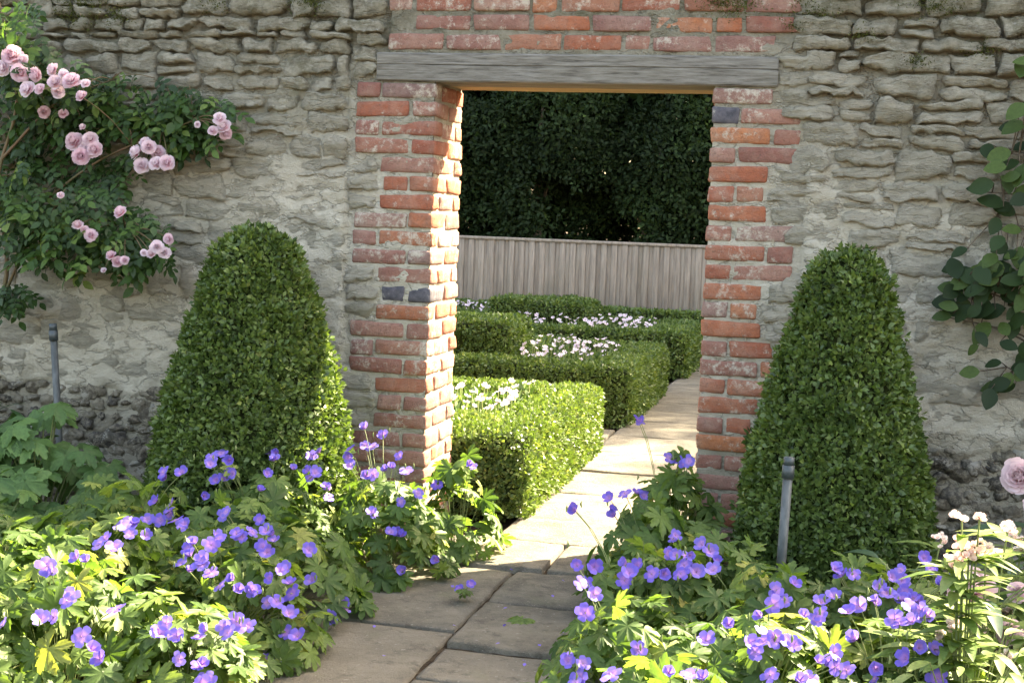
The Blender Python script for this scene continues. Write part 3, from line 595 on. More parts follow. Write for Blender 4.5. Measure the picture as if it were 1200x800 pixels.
def leafy(name, label, cat, base, blobs, n, L, mat, trunk, group):
    t = thing(name, label, cat, base, group); b = np.array(base); ws = np.array([q[3]*q[4] for q in blobs]); Ps, Ns = [], []
    for q, m in zip(blobs, (n*ws/ws.sum()).astype(int)):
        d = unit(RNG.normal(size=(m, 3))); rr = 0.55+0.45*RNG.random(m)**0.45; rr *= 1+0.22*fbm(d*2.6+q[0]*3, 3, 7)
        Ps.append(np.array(q[:3])+d*rr[:, None]*np.array([q[3], q[3], q[4]])); Ns.append(d)
    P = np.concatenate(Ps); N = np.concatenate(Ns); keep = P[:, 2] > -b[2]+0.1; keep &= fbm((P+b)*2.4, 2, 12) > -0.22; P, N = P[keep], N[keep]; m = len(P)
    R = unit(RNG.normal(size=(m, 3))); V, F = quad_leaves(P, unit(R+N*0.4+np.array([0, 0, -0.25])), unit(N+R[::-1]*0.8), L*RNG.uniform(0.6, 1.3, m), L*0.5)
    rnd = np.clip(0.42+0.28*fbm((P+b)*1.4, 2, 3)+RNG.normal(0, 0.17, m), 0, 1); stuff(obj('crown', mesh('crown', V, F, mat, attrs={'rnd': rnd.repeat(4)}), t))
    paths = [(np.array([(0, 0, -0.1), (0.05, 0, trunk[1]*0.4), (0, 0.05, trunk[1]*0.75), (0.05, 0, trunk[1])]), np.array([1.15, 0.8, 0.5, 0.15])*trunk[0])]
    for q in blobs: paths.append((np.array([(0.02, 0, min(trunk[1]*0.35, max(q[2]*0.5, 0.1))), np.array(q[:3])*np.array([0.6, 0.6, 0.8]), np.array(q[:3])]), np.array([0.4, 0.25, 0.08])*trunk[0]))
    V, F = tubes(paths, 7); obj('trunk', mesh('trunk', V, F, M['bark'], True), t)
for i, (x, y, r, h) in enumerate([(-5.2, 11.9, 1.1, 3.4), (-3.6, 12.1, 1.15, 3.1), (-2.1, 11.8, 1.05, 3.5), (-0.6, 11.9, 1.1, 3.0), (0.9, 12.0, 1.1, 3.3), (2.6, 11.9, 1.1, 3.2)]):
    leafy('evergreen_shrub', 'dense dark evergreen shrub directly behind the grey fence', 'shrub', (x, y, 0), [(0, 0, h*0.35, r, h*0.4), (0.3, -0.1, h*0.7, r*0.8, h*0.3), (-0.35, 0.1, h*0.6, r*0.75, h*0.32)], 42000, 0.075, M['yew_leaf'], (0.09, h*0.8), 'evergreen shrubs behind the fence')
for i, (x, y, r, h) in enumerate([(-4.4, 13.2, 1.5, 4.8), (-2.2, 13.3, 1.5, 4.4), (0.0, 13.2, 1.5, 4.9), (2.2, 13.3, 1.5, 4.6)]):
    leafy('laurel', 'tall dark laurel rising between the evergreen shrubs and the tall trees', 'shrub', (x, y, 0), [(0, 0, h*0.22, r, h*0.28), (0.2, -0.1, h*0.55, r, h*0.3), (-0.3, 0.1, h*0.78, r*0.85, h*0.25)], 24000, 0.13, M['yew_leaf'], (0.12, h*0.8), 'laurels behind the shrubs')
for i, (x, y, r, h) in enumerate([(-6.5, 14.8, 2.3, 10.5), (-3.0, 14.3, 2.3, 11.5), (0.6, 14.6, 2.4, 12.6), (4.2, 14.2, 2.4, 13.4), (7.8, 14.4, 2.5, 14.2), (11.2, 14.2, 2.5, 13.8), (14.6, 14.6, 2.5, 13.0)]):
    rr = random.Random(i); bl = [(rr.uniform(-.9, .9), rr.uniform(-.7, .7), h*f, r*g, h*0.17) for f, g in ((0.22, 0.9), (0.36, 1.0), (0.5, 1.0), (0.64, 0.9), (0.76, 0.72), (0.88, 0.5))]
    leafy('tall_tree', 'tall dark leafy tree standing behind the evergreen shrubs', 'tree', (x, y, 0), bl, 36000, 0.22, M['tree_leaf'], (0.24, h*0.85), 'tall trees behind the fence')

# ------------------------------------------------------------------ leaf and flower shapes
def lobed_leaf(name, mat, lobes=7, sinus=0.42, span=150, seed=0, droop=0.25, teeth=True):
    r = random.Random(seed); out = []; n = lobes
    for i in range(n):
        a0 = math.radians(-span+2*span*i/n); da = math.radians(2*span/n); Lr = (0.8+0.2*math.cos((i-(n-1)/2)/(n/2)*1.2))*r.uniform(0.9, 1.08)
        seq = ((0.0, sinus), (0.10, 0.66), (0.17, 0.86), (0.28, 0.80), (0.38, 0.97), (0.5, 0.98), (0.62, 0.97), (0.72, 0.80), (0.83, 0.86), (0.90, 0.66)) if teeth else ((0.0, sinus), (0.2, 0.7), (0.36, 0.88), (0.5, 1.0), (0.64, 0.88), (0.8, 0.7))
        for f, q in seq: out.append((a0+da*f, q*Lr*(1 if f else 1/Lr)*r.uniform(0.95, 1.05), abs(f-0.5)))
    out.append((math.radians(span), sinus*0.7, 0.5))
    V = [(0, 0, 0)]; 
    for a, q, f in out: V.append((math.sin(a)*q, math.cos(a)*q+0.0, -droop*q*q+0.16*q*(f-0.25)+r.uniform(-.02, .02)))
    return mesh(name, V, np.array([(0, i+1, i) for i in range(1, len(V)-1)]), mat, False)
GL = [lobed_leaf('leaf', M['geranium_leaf'], 7, 0.46, 158, i, random.uniform(0.1, 0.4)) for i in range(7)]
AL = [lobed_leaf('leaf', M['anemone_leaf'], 5, 0.62, 148, 20+i, random.uniform(0.3, 0.55)) for i in range(5)]
def petals(name, mat, layers, seed, cols=4):                 # layers: (count, length, width, tilt from axis deg, base radius, base height, cup)
    r = random.Random(seed); V, F, A, B = [], [], [], []
    for cnt, L, Wd, tilt, br, bh, cup in layers:
        ph = r.random()*6.28
        for i in range(cnt):
            a = ph+2*math.pi*i/cnt+r.uniform(-.12, .12); tl = math.radians(tilt+r.uniform(-8, 8)); k = len(V); ca, sa = math.cos(a), math.sin(a); ll = L*r.uniform(.9, 1.1)
            for j in range(4):
                t = j/3; ww = Wd*(0.3, 0.85, 1.05, 0.72)[j]*0.5; cu = tl-cup*t
                for c in range(cols):
                    s = -1+2*c/(cols-1); tt = t-(0.10 if j == 3 else 0)*s*s+(0.05*(1-abs(s)) if False else 0)-(0.10 if (j == 3 and abs(s) < 0.4) else 0)*0.6
                    rad = br+math.sin(tl-cup*t*0.5)*ll*tt; hh = bh+math.cos(tl-cup*t*0.5)*ll*tt+cup*0.25*ww*s*s+r.uniform(-.035, .035)*L
                    V.append((ca*rad-sa*ww*s, sa*rad+ca*ww*s, hh)); A.append(t); B.append(s)
            for j in range(3):
                for c in range(cols-1): F.append((k+j*cols+c, k+(j+1)*cols+c, k+(j+1)*cols+c+1, k+j*cols+c+1))
    return mesh(name, V, np.array(F), mat, True, {'r': A, 'a': B})
GF = [petals('flower', M['violet'], [(5, 1.0, 0.80, t, 0.05, 0, -0.22)], 40+i) for i, t in enumerate((60, 68, 74, 48, 80, 30))]
st_v, st_f = tubes([(np.array([(0, 0, -0.1), (0.05, 0.02, 0.18), (0.02, 0.04, 0.42)]), [0.09, 0.06, 0.05])], 5); STM = mesh('stamens', st_v, st_f, M['stamen'], True)
RB = [petals('bloom', M['pink'], [(8, 0.95, 0.75, 92, 0.05, 0.1, 0.5), (9, 0.92, 0.62, 74, 0.05, 0.14, 0.55), (10, 0.88, 0.5, 58, 0.05, 0.2, 0.6), (10, 0.84, 0.42, 42, 0.05, 0.24, 0.65), (9, 0.78, 0.36, 27, 0.05, 0.28, 0.6), (7, 0.72, 0.3, 12, 0.04, 0.3, 0.4)], 60+i) for i in range(4)]
PB = [petals('bloom', M['peony'], [(11, 0.95, 0.62, 84, 0.05, 0.05, 0.6), (12, 1.0, 0.52, 66, 0.05, 0.1, 0.6), (13, 0.95, 0.44, 50, 0.05, 0.15, 0.6), (13, 0.9, 0.38, 35, 0.05, 0.2, 0.55), (11, 0.85, 0.32, 21, 0.05, 0.22, 0.5), (8, 0.8, 0.28, 9, 0.04, 0.24, 0.3)], 80+i) for i in range(2)]
CF = [petals('floret', M['cream'], [(5, 1.0, 0.8, 60, 0.05, 0, 0.2), (4, 0.6, 0.5, 25, 0.03, 0.05, 0.3)], 90+i) for i in range(3)]
def lance(name, mat, wd=0.28, bend=0.25, seed=0):
    V, F = [], []
    for j, (t, q) in enumerate(((0, 0.06), (0.1, 0.5), (0.28, 0.88), (0.5, 1.0), (0.72, 0.8), (0.9, 0.42), (1.0, 0.04))):
        for s in (-1, 0, 1): V.append((s*q*wd/2, t, -bend*t*t+0.10*abs(s)*wd*q))
    for j in range(6):
        for c in range(2): F.append((j*3+c, j*3+c+1, j*3+c+4, j*3+c+3))
    return mesh(name, V, np.array(F), mat, True)
def rose_leaf(mat, seed, nl=5):
    r = random.Random(seed); Vs = []
    for k_, (y, a, L) in enumerate(((0.95, 0, 0.6), (0.62, 62, 0.5), (0.62, -62, 0.5), (0.28, 70, 0.4), (0.28, -70, 0.4))[:nl]):
        a = math.radians(a+r.uniform(-8, 8)); ca, sa = math.cos(a), math.sin(a); L *= r.uniform(0.9, 1.1); vv = []
        for t, wq in ((0, 0.04), (0.2, 0.42), (0.45, 0.58), (0.72, 0.42), (1.0, 0.0)):
            for s in (-1, 0, 1):
                px, py = s*wq*L*0.5, t*L; vv.append((ca*px+sa*py, y+ca*py-sa*px, -0.18*t*t*L+0.09*abs(s)*L*wq-0.12*y*y))
        Vs.append((np.array(vv), np.array([(j*3+c, j*3+c+1, j*3+c+4, j*3+c+3) for j in range(4) for c in range(2)])))
    Vs.append((np.array([(-.012, 0, 0), (.012, 0, 0), (.008, 0.95, -.1), (-.008, 0.95, -.1)]), np.array([(0, 1, 2, 3)])))
    V, F = join(Vs); return mesh('leaf', V, F, mat, True)
UPV = np.array([0, 0, 1.0])

# ------------------------------------------------------------------ geraniums
def dome_z(d, x, y):
    rho = np.hypot(x-d[0], y-d[1])/d[2]; return np.where(rho < 1, d[3]*np.clip(1-rho**2.6, 0, 1)**0.55, 0)
LD = [(-0.38, -0.88, 0.36, 0.40, 85), (-0.80, -1.22, 0.38, 0.36, 95), (-0.22, -1.32, 0.38, 0.36, 100), (0.02, -0.62, 0.26, 0.34, 70), (-0.62, -1.78, 0.40, 0.36, 110), (-0.12, -1.78, 0.30, 0.30, 90), (-1.05, -1.75, 0.38, 0.34, 85), (-0.42, -2.28, 0.38, 0.35, 110), (-0.05, -2.25, 0.22, 0.26, 60), (-0.92, -2.3, 0.38, 0.34, 90), (-0.80, -2.03, 0.28, 0.35, 70), (-1.32, -2.1, 0.32, 0.33, 60), (-0.62, -2.6, 0.3, 0.32, 60), (0.22, -0.22, 0.19, 0.38, 50)]
RD = [(1.13, -0.36, 0.20, 0.46, 60), (1.12, -0.85, 0.27, 0.36, 75), (1.42, -1.15, 0.32, 0.32, 80), (1.18, -1.42, 0.28, 0.34, 85), (1.56, -1.62, 0.34, 0.34, 90), (1.20, -1.95, 0.27, 0.30, 80), (1.56, -2.1, 0.34, 0.34, 85), (1.88, -1.55, 0.30, 0.36, 75), (1.92, -1.98, 0.28, 0.34, 60), (1.4, -2.5, 0.3, 0.3, 50)]
PX = []
for x, y in ((205,465),(125,487),(180,580),(8,645),(110,630),(310,602),(218,675),(245,712),(445,250),(488,238),(418,315),(460,320),(455,350),(430,365),(495,375),(265,430),(305,435),(330,380),(350,400),(390,405),(545,300),(580,258),(625,240),(592,185),(565,200),(615,205),(600,350),(698,172),(740,185),(735,205),(785,228),(695,285),(715,240),(695,362),(635,400),(675,395),(580,410),(565,430),(735,420),(715,450),(485,480),(510,460),(545,470),(515,430),(565,505),(590,540),(640,550),(675,550),(725,520),(765,495),(775,535),(740,582),(775,615),(765,665),(715,740),(635,635),(610,665),(555,655),(445,640),(475,675),(480,735),(540,750),(555,790),(470,365),(345,375)): PX.append((x/2.286, 450+y/2.286))
for x, y in ((150,105),(160,200),(185,125),(215,235),(275,165),(320,195),(345,190),(380,178),(318,55),(372,75),(320,105),(440,180),(475,245),(525,222),(340,302),(425,370),(395,360),(530,440),(430,475),(155,412),(165,500),(260,585),(215,610),(625,158),(425,270),(270,140),(205,225),(255,570)): PX.append((300+x/2.5, 480+y/2.5))
PR = []
for x, y in ((370,32),(460,140),(508,160),(285,260),(300,310),(187,295),(365,245),(475,375),(480,425),(510,430),(580,415),(600,445),(190,455),(240,460),(215,505),(335,450),(330,500),(370,455),(410,480),(445,480),(495,480),(540,475),(505,455),(240,540),(215,595),(165,735),(370,700),(195,785),(290,775),(460,770),(525,775),(570,675),(635,630),(590,470)): PR.append((600+x/2.5, 480+y/2.5))
for x, y in ((365,465),(400,460),(215,490),(160,510),(185,545),(110,590),(115,640),(85,680),(215,680),(140,775),(265,785),(300,550),(340,530),(420,560),(385,580),(480,500),(470,545),(505,520),(550,450),(560,480),(620,410),(550,540),(595,545),(610,570),(680,490),(545,615),(585,610),(405,665),(245,590),(285,600),(565,725),(605,690),(345,750),(380,760),(290,735),(470,755),(665,785),(725,470),(640,440),(560,520),(520,470),(530,600),(575,560)): PR.append((850+x/2.667, 500+y/2.667))
OWN = {(0.22, -0.22): 'leafy geranium plant at the foot of the sunlit doorway jamb beside the hedge', (1.13, -0.36): 'tall geranium plant at the foot of the shaded brick jamb, leaning over the path',
       (-0.38, -0.88): 'violet-blue geranium plant touching the foot of the partly sunlit cone', (0.02, -0.62): 'geranium plant with tall stalks between brick jamb and the partly sunlit cone',
       (1.42, -1.15): 'violet-blue geranium plant around the foot of the pipe by the shaded cone'}
def geraniums(domes, px, label, group):
    roots = []; stems = []; 
    for (x, y, r, h, n) in domes:
        t = thing('geranium_plant', OWN.get((x, y), label), 'geranium', (x, y, 0), group); roots.append(t); sp = []
        n = int(n*1.9)
        for i in range(n):
            rho = math.sqrt(random.random())*1.05; a = random.uniform(0, 6.283); px_, py_ = r*rho*math.cos(a), r*rho*math.sin(a)
            zz = h*max(1-rho**2.6, 0.02)**0.55*(random.choice((1, 1, 0.9, 0.75)) if rho < 0.6 else random.uniform(0.35, 1.0))*random.uniform(0.82, 1.12)+random.uniform(0, 0.03); zz = max(zz, 0.05)
            q = np.array([px_, py_, zz]); nrm = np.array([math.cos(a)*rho*0.7, math.sin(a)*rho*0.7, 0.75])+RNG.normal(size=3)*0.33+np.array([0, -0.12, 0]); tip = np.array([math.cos(a), math.sin(a), -0.3])+RNG.normal(size=3)*0.5
            s = random.uniform(0.038, 0.075)
            wx, wy = x+px_, y+py_
            if -0.02+s*0.3 < wx-0.16 < 1.12-0.2 and wy < -0.2 and ((domes is LD and wx > 0.30-0.1*(wy+1.2)*-1 ) or (domes is RD and wx < 0.88)): continue
            obj('leaf', random.choice(GL), t, q, frame(nrm, tip), s); 
            if random.random() < 0.35: sp.append((bez((px_*0.3, py_*0.3, 0), q, 0, 5), 0.0015))
        stems.append(sp)
    arr = np.array([d[:4] for d in domes])
    for u, v in px:
        d = ray(u, v); ts = np.arange(3.0, 7.6, 0.01); P = CAM+ts[:, None]*d
        Zc = np.max([dome_z(q, P[:, 0], P[:, 1]) for q in arr], axis=0); hit = np.where((Zc > 0.1) & (P[:, 2] < Zc+0.065))[0]
        if len(hit): q = P[hit[0]]
        else:
            dist = np.min([np.maximum(np.hypot(P[:, 0]-c[0], P[:, 1]-c[1])-c[2], 0)+np.abs(P[:, 2]-c[3]-0.08)*0.8 for c in arr], axis=0); q = P[np.argmin(dist)]
        i = int(np.argmin(np.hypot(arr[:, 0]-q[0], arr[:, 1]-q[1])-arr[:, 2])); t = roots[i]; b = np.array([arr[i, 0], arr[i, 1], 0])
        for rep in range(1 if random.random() < 0.45 else 2):
            q2 = q-b+(RNG.normal(size=3)*np.array([0.022, 0.02, 0.016]) if rep else 0)
            nrm = np.array([random.uniform(-.6, .6), random.uniform(-1.1, -0.1), random.uniform(0.25, 1.0)])
            f = obj('flower', random.choice(GF), t, q2, frame(nrm, RNG.normal(size=3)), random.uniform(0.022, 0.032)); obj('stamens', STM, f, (0, 0, 0), np.eye(3), 0.5)
            stems[i].append((bez((q2[0]*0.2, q2[1]*0.2, 0), q2, 0, 6), 0.0016))
        for _ in range(random.choice((0, 1, 1, 2))):
            q3 = q-b+RNG.normal(size=3)*np.array([0.03, 0.025, 0.02]); stems[i].append((np.array([q3, q3+np.array([random.uniform(-.004, .004), 0, 0.012]), q3+np.array([0, 0, 0.022])]), np.array([0.002, 0.0042, 0.001])))
    for t, sp in zip(roots, stems):
        V, F = tubes(sp, 4); stuff(obj('stems', mesh('stems', V, F, M['stem'], True), t))
geraniums(LD, PX, 'violet-blue geranium plant in the bed in front of the partly sunlit cone', 'geraniums in the bed below the climbing rose')
geraniums(RD, PR, 'violet-blue geranium plant in the bed in front of the fully shaded cone', 'geraniums in the bed around the grey pipe')
# self-sown seedlings in the paving
for (u, v), label, fl in (((543, 700), 'small geranium seedling with two violet flowers in the paving joint', [(538, 690), (552, 684)]), ((612, 728), 'fallen green geranium leaf lying on the grey flagstone', [])):
    q = at_z(u, v, 0.012); t = thing('geranium_seedling' if fl else 'fallen_leaf', label, 'seedling' if fl else 'leaf', q)
    if fl:
        for i in range(5): obj('leaf', random.choice(GL), t, (random.uniform(-.02, .02), random.uniform(-.03, .01), random.uniform(.015, .035)), frame(np.array([random.uniform(-.4, .4), random.uniform(-.6, .1), 1.0]), np.array([random.uniform(-1, 1), random.uniform(-1, .3), 0])), random.uniform(0.02, 0.035))
        sp = []
        for (a, b) in fl:
            p_ = at_y(a, b, q[1]+0.01)-q; f = obj('flower', GF[1], t, p_, frame(np.array([0.2, -0.6, 0.6]), RNG.normal(size=3)), 0.02); obj('stamens', STM, f, (0, 0, 0), np.eye(3), 0.5); sp.append((bez((0, 0, 0), p_, 0, 5), 0.0015))
        V, F = tubes(sp, 4); obj('stems', mesh('stems', V, F, M['stem'], True), t)
    else: obj('leaf', GL[2], t, (0, 0, 0.012), frame(np.array([0.1, -0.2, 1.0]), np.array([-0.4, -1, 0])), 0.062)
pv = []
for _ in range(16):
    q = np.array([random.uniform(0.1, 1.0), random.uniform(-1.95, -0.45), 0.016]); pv.append((q, unit(np.array([random.uniform(-1, 1), random.uniform(-1, 1), 0.15]))))
P = np.array([a for a, _ in pv]); Dd = np.array([b for _, b in pv]); V, F = quad_leaves(P, Dd, np.tile(UPV, (len(P), 1))+RNG.normal(size=P.shape)*0.15, 0.017, 0.013, 0.06)
o = stuff(obj('fallen_petals', mesh('fallen_petals', V, F, M['violet'], attrs={'r': np.full(len(V), 0.6), 'a': np.zeros(len(V))}))); tag(o, 'scattered fallen violet petals on the flagstones', 'petals')

# ------------------------------------------------------------------ broad-leaved anemone and strap-leaved plant
def anemone(cx, cy, n, r, h, label):
    t = thing('anemone_plant', label, 'plant', (cx, cy, 0), 'broad-leaved plants below the rose'); sp = []
    for i in range(n):
        rho = math.sqrt(random.random()); a = random.uniform(0, 6.283); q = np.array([r*rho*math.cos(a), r*0.8*rho*math.sin(a), h*(1-0.55*rho**2)*random.uniform(0.55, 1.08)])
        nrm = np.array([math.cos(a)*rho*0.6, math.sin(a)*rho*0.6-0.45, 0.75])+RNG.normal(size=3)*0.22; tip = np.array([math.cos(a)*0.7, math.sin(a)*0.5-0.5, -0.7])+RNG.normal(size=3)*0.25
        obj('leaf', random.choice(AL), t, q, frame(nrm, tip), random.uniform(0.06, 0.115)); sp.append((bez((q[0]*0.2, q[1]*0.2, 0), q, 0, 6), 0.003))
    V, F = tubes(sp, 5); stuff(obj('stems', mesh('stems', V, F, M['stem'], True), t))
anemone(-1.42, -0.72, 64, 0.36, 0.57, 'broad-leaved green plant at the foot of the thin grey pipe')
anemone(-1.78, -0.95, 52, 0.34, 0.57, 'broad-leaved green plant beside the rose bed')
anemone(-1.32, -1.25, 40, 0.30, 0.36, 'broad-leaved green plant next to the first geraniums')
t = thing('strap_leaved_plant', 'dark glossy strap-leaved plant against the wall under the rose', 'plant', (-2.02, -0.28, 0)); SLF = [lance('leaf', M['grass_leaf'], 0.2, b, i) for i, b in enumerate((0.3, 0.6, 0.9))]
for i in range(60):
    a = random.uniform(0, 6.28); e = random.uniform(0.3, 1.5); d = np.array([math.cos(a), math.sin(a)*0.6, e]); q = np.array([random.gauss(0, 0.1), random.gauss(0, 0.05), random.uniform(0.2, 0.55)])
    nn = np.array([-math.cos(a)*e, -math.sin(a)*e, 1.0]); obj('leaf', random.choice(SLF), t, q, frame(nn, d), random.uniform(0.10, 0.2))
sp = [(bez((random.gauss(0, .04), random.gauss(0, .02), 0), (random.gauss(0, 0.12), random.gauss(0, 0.05), random.uniform(0.3, 0.6)), 0, 5), 0.004) for _ in range(14)]
V, F = tubes(sp, 4); stuff(obj('stems', mesh('stems', V, F, M['stem'], True), t))

# ------------------------------------------------------------------ climbing rose
rose = thing('climbing_rose', 'climbing rose with clusters of pale pink blooms trained on the wall', 'rose', (-1.95, -0.12, 0)); ro = np.array([-1.95, -0.12, 0])
RL = [rose_leaf(M['rose_leaf'], i) for i in range(5)]
regions = [(120, 120, 95, 38, 60, -0.17, -0.05), (215, 135, 55, 35, 46, -0.15, -0.04), (40, 130, 50, 50, 26, -0.18, -0.06), (85, 262, 95, 52, 78, -0.36, -0.1), (160, 285, 42, 38, 26, -0.28, -0.08), (25, 235, 40, 50, 22, -0.38, -0.12), (10, 45, 45, 48, 34, -0.5, -0.28), (50, 80, 45, 30, 16, -0.45, -0.25), (12, 345, 22, 18, 12, -0.3, -0.1), (130, 190, 40, 26, 12, -0.2, -0.05), (45, 185, 60, 34, 22, -0.14, -0.03), (10, 130, 30, 90, 14, -0.12, -0.03)]
inner = []; ends = []; cnt = 0
for (cu, cv, ru, rv, n, ya, yb) in regions:
    for i in range(int(n*3.4)):
        a = random.uniform(0, 6.283); rr = math.sqrt(random.random()); u = cu+ru*rr*math.cos(a); v = cv+rv*rr*math.sin(a); yy = random.uniform(ya, yb); q = at_y(u, v, yy)-ro
        nrm = np.array([random.gauss(0, .35), -0.75, 0.6])+RNG.normal(size=3)*0.25; tip = np.array([random.gauss(0, 1), -0.3, -0.75])
        if i < n and cnt < 300: obj('leaf', random.choice(RL), rose, q, frame(nrm, tip), random.uniform(0.065, 0.115)); cnt += 1
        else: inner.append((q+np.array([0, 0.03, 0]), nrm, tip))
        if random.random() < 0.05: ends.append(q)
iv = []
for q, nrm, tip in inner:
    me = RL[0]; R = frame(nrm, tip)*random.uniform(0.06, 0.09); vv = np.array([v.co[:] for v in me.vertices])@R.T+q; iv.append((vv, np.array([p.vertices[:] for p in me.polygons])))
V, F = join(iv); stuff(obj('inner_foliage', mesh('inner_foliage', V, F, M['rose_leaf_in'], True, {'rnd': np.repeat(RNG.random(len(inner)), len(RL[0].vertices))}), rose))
BP = [(40,180,28),(15,215,22),(65,230,25),(75,190,16),(118,232,20),(92,283,22),(128,282,15),(172,222,18),(175,262,20),(228,262,24),(200,235,14),(180,290,18),(270,265,13),(138,352,17),(200,358,14),(260,400,10),(237,447,26),(285,440,22),(300,470,22),(255,490,24),(275,465,22),(435,480,22),(465,462,20),(445,520,22),(495,480,20),(490,515,20),(525,512,22),(455,450,16),(688,375,18),(703,400,20),(703,415,18),(667,412,14),(618,390,9),(380,668,18),(245,707,15),(285,738,18),(265,720,12),(190,612,10),(350,801,14),(370,821,16),(390,814,12),(490,771,18),(515,791,16),(475,796,14),(450,791,10),(530,746,15),(325,846,8),(258,305,16)]
for x, y, r in BP:
    u, v = x/2.667, y/2.667; yy = -0.50 if v < 125 and u < 110 else (-0.40 if v > 200 else (-0.26 if u < 150 else -0.21)); yy += random.uniform(-.03, .03); q = at_y(u, v, yy)-ro; s = r/2.667/300*1.45
    nrm = np.array([random.gauss(0.1, .35), -0.85, 0.35+random.gauss(0, .3)]); obj('bloom', random.choice(RB), rose, q+nrm*0.0, frame(nrm, RNG.normal(size=3)), s); ends.append(q)
cp = []; main = [np.array(p) for p in ((0.0, 0.05, 0.0), (-0.15, 0.02, 0.6), (0.02, 0.0, 1.1), (-0.05, -0.05, 1.5), (0.1, -0.05, 1.85), (0.0, -0.1, 2.3))]
def smooth(pts, n=24):
    pts = np.array(pts); t = np.linspace(0, len(pts)-1, n); out = np.stack([np.interp(t, np.arange(len(pts)), pts[:, i]) for i in range(3)], -1)
    for _ in range(3): out[1:-1] = (out[:-2]+2*out[1:-1]+out[2:])/4
    return out
mc = smooth(main); cp.append((mc, np.linspace(0.014, 0.005, 24)))
for tgt in ((0.9, -0.02, 1.78), (0.5, 0.0, 1.95), (0.6, -0.05, 1.3), (0.35, -0.08, 1.45)):
    s0 = mc[random.randint(8, 16)]; cp.append((smooth([s0, (s0+np.array(tgt))/2+np.array([0, -.02, 0.08]), np.array(tgt)], 14), np.linspace(0.008, 0.003, 14)))
allp = np.concatenate([p for p, _ in cp])
for e in ends:
    s0 = allp[np.argmin(np.linalg.norm(allp-e, axis=1))]; cp.append((smooth([s0, (s0+e)/2+np.array([0, 0.0, 0.03]), e], 7), np.linspace(0.0028, 0.0018, 7)))
V, F = tubes(cp, 5); stuff(obj('canes', mesh('canes', V, F, M['cane'], True), rose))

# ------------------------------------------------------------------ climber at the other end of the wall
vb = np.array([2.55, -0.08, 0.0]); vine = thing('wall_climber', 'dark glossy round-leaved climber on the bare stone wall', 'climber', vb)
VL = [lance('leaf', M['vine_leaf'], 0.70, b, i) for i, b in enumerate((0.15, 0.3, 0.05))]; cp = []; ends = []
VP = [(1165,215),(1180,205),(1195,190),(1155,225),(1170,255),(1190,250),(1197,270),(1130,345),(1120,355),(1145,335),(1140,325),(1115,370),(1130,365),(1175,310),(1185,322),(1165,320),(1155,340),(1150,358),(1185,355),(1190,375),(1195,340),(1200,300),(1160,303),(1180,285),(1185,430),(1195,425),(1200,400),(1190,450),(1178,385),(1195,150),(1198,120),(1160,378),(1205,230),(1210,200),(1215,350),(1220,300),(1225,250),(1215,420),(1225,160),(1207,170),(1190,220),(1198,320),(1205,370),(1165,312),(1172,330),(1140,352),(1150,330),(1125,340),(1196,205),(1186,240)]
for i in range(40): VP.append((random.gauss(1165, 26), random.gauss(335, 28)))
for i in range(26): VP.append((random.gauss(1190, 16), random.uniform(140, 460)))
for i in range(60): VP.append((random.uniform(1198, 1330), random.uniform(60, 520)))
for u, v in VP:
    q = at_y(u, v, random.uniform(-0.16, -0.04))-vb; nrm = np.array([random.gauss(-0.1, .3), -0.8, 0.5+random.gauss(0, .2)]); obj('leaf', random.choice(VL), vine, q, frame(nrm, np.array([random.gauss(-0.5, .8), -0.2, random.gauss(-0.2, .6)])), random.uniform(0.06, 0.105)); ends.append(q)
mc = smooth([(0, 0.04, 0), (0.05, 0.02, 0.5), (-0.02, 0.01, 1.0), (0.06, 0, 1.5), (0.0, 0, 2.2)], 20); cp.append((mc, np.linspace(0.012, 0.004, 20)))
for (u, v) in ((1112, 372), (1128, 335), (1150, 225), (1160, 262), (1180, 430), (1150, 380), (1185, 180)):
    q = at_y(u, v, -0.06)-vb; s0 = mc[np.argmin(np.abs(mc[:, 2]-q[2]+0.12))]; cp.append((smooth([s0, (s0+q)/2+np.array([0, 0, .04]), q], 10), np.linspace(0.005, 0.002, 10)))
allp = np.concatenate([p for p, _ in cp])
for e in ends:
    s0 = allp[np.argmin(np.linalg.norm(allp-e, axis=1))]; cp.append((smooth([s0, (s0+e)/2, e], 5), np.linspace(0.003, 0.0016, 5)))
V, F = tubes(cp, 5); stuff(obj('canes', mesh('canes', V, F, M['bark'], True), vine))

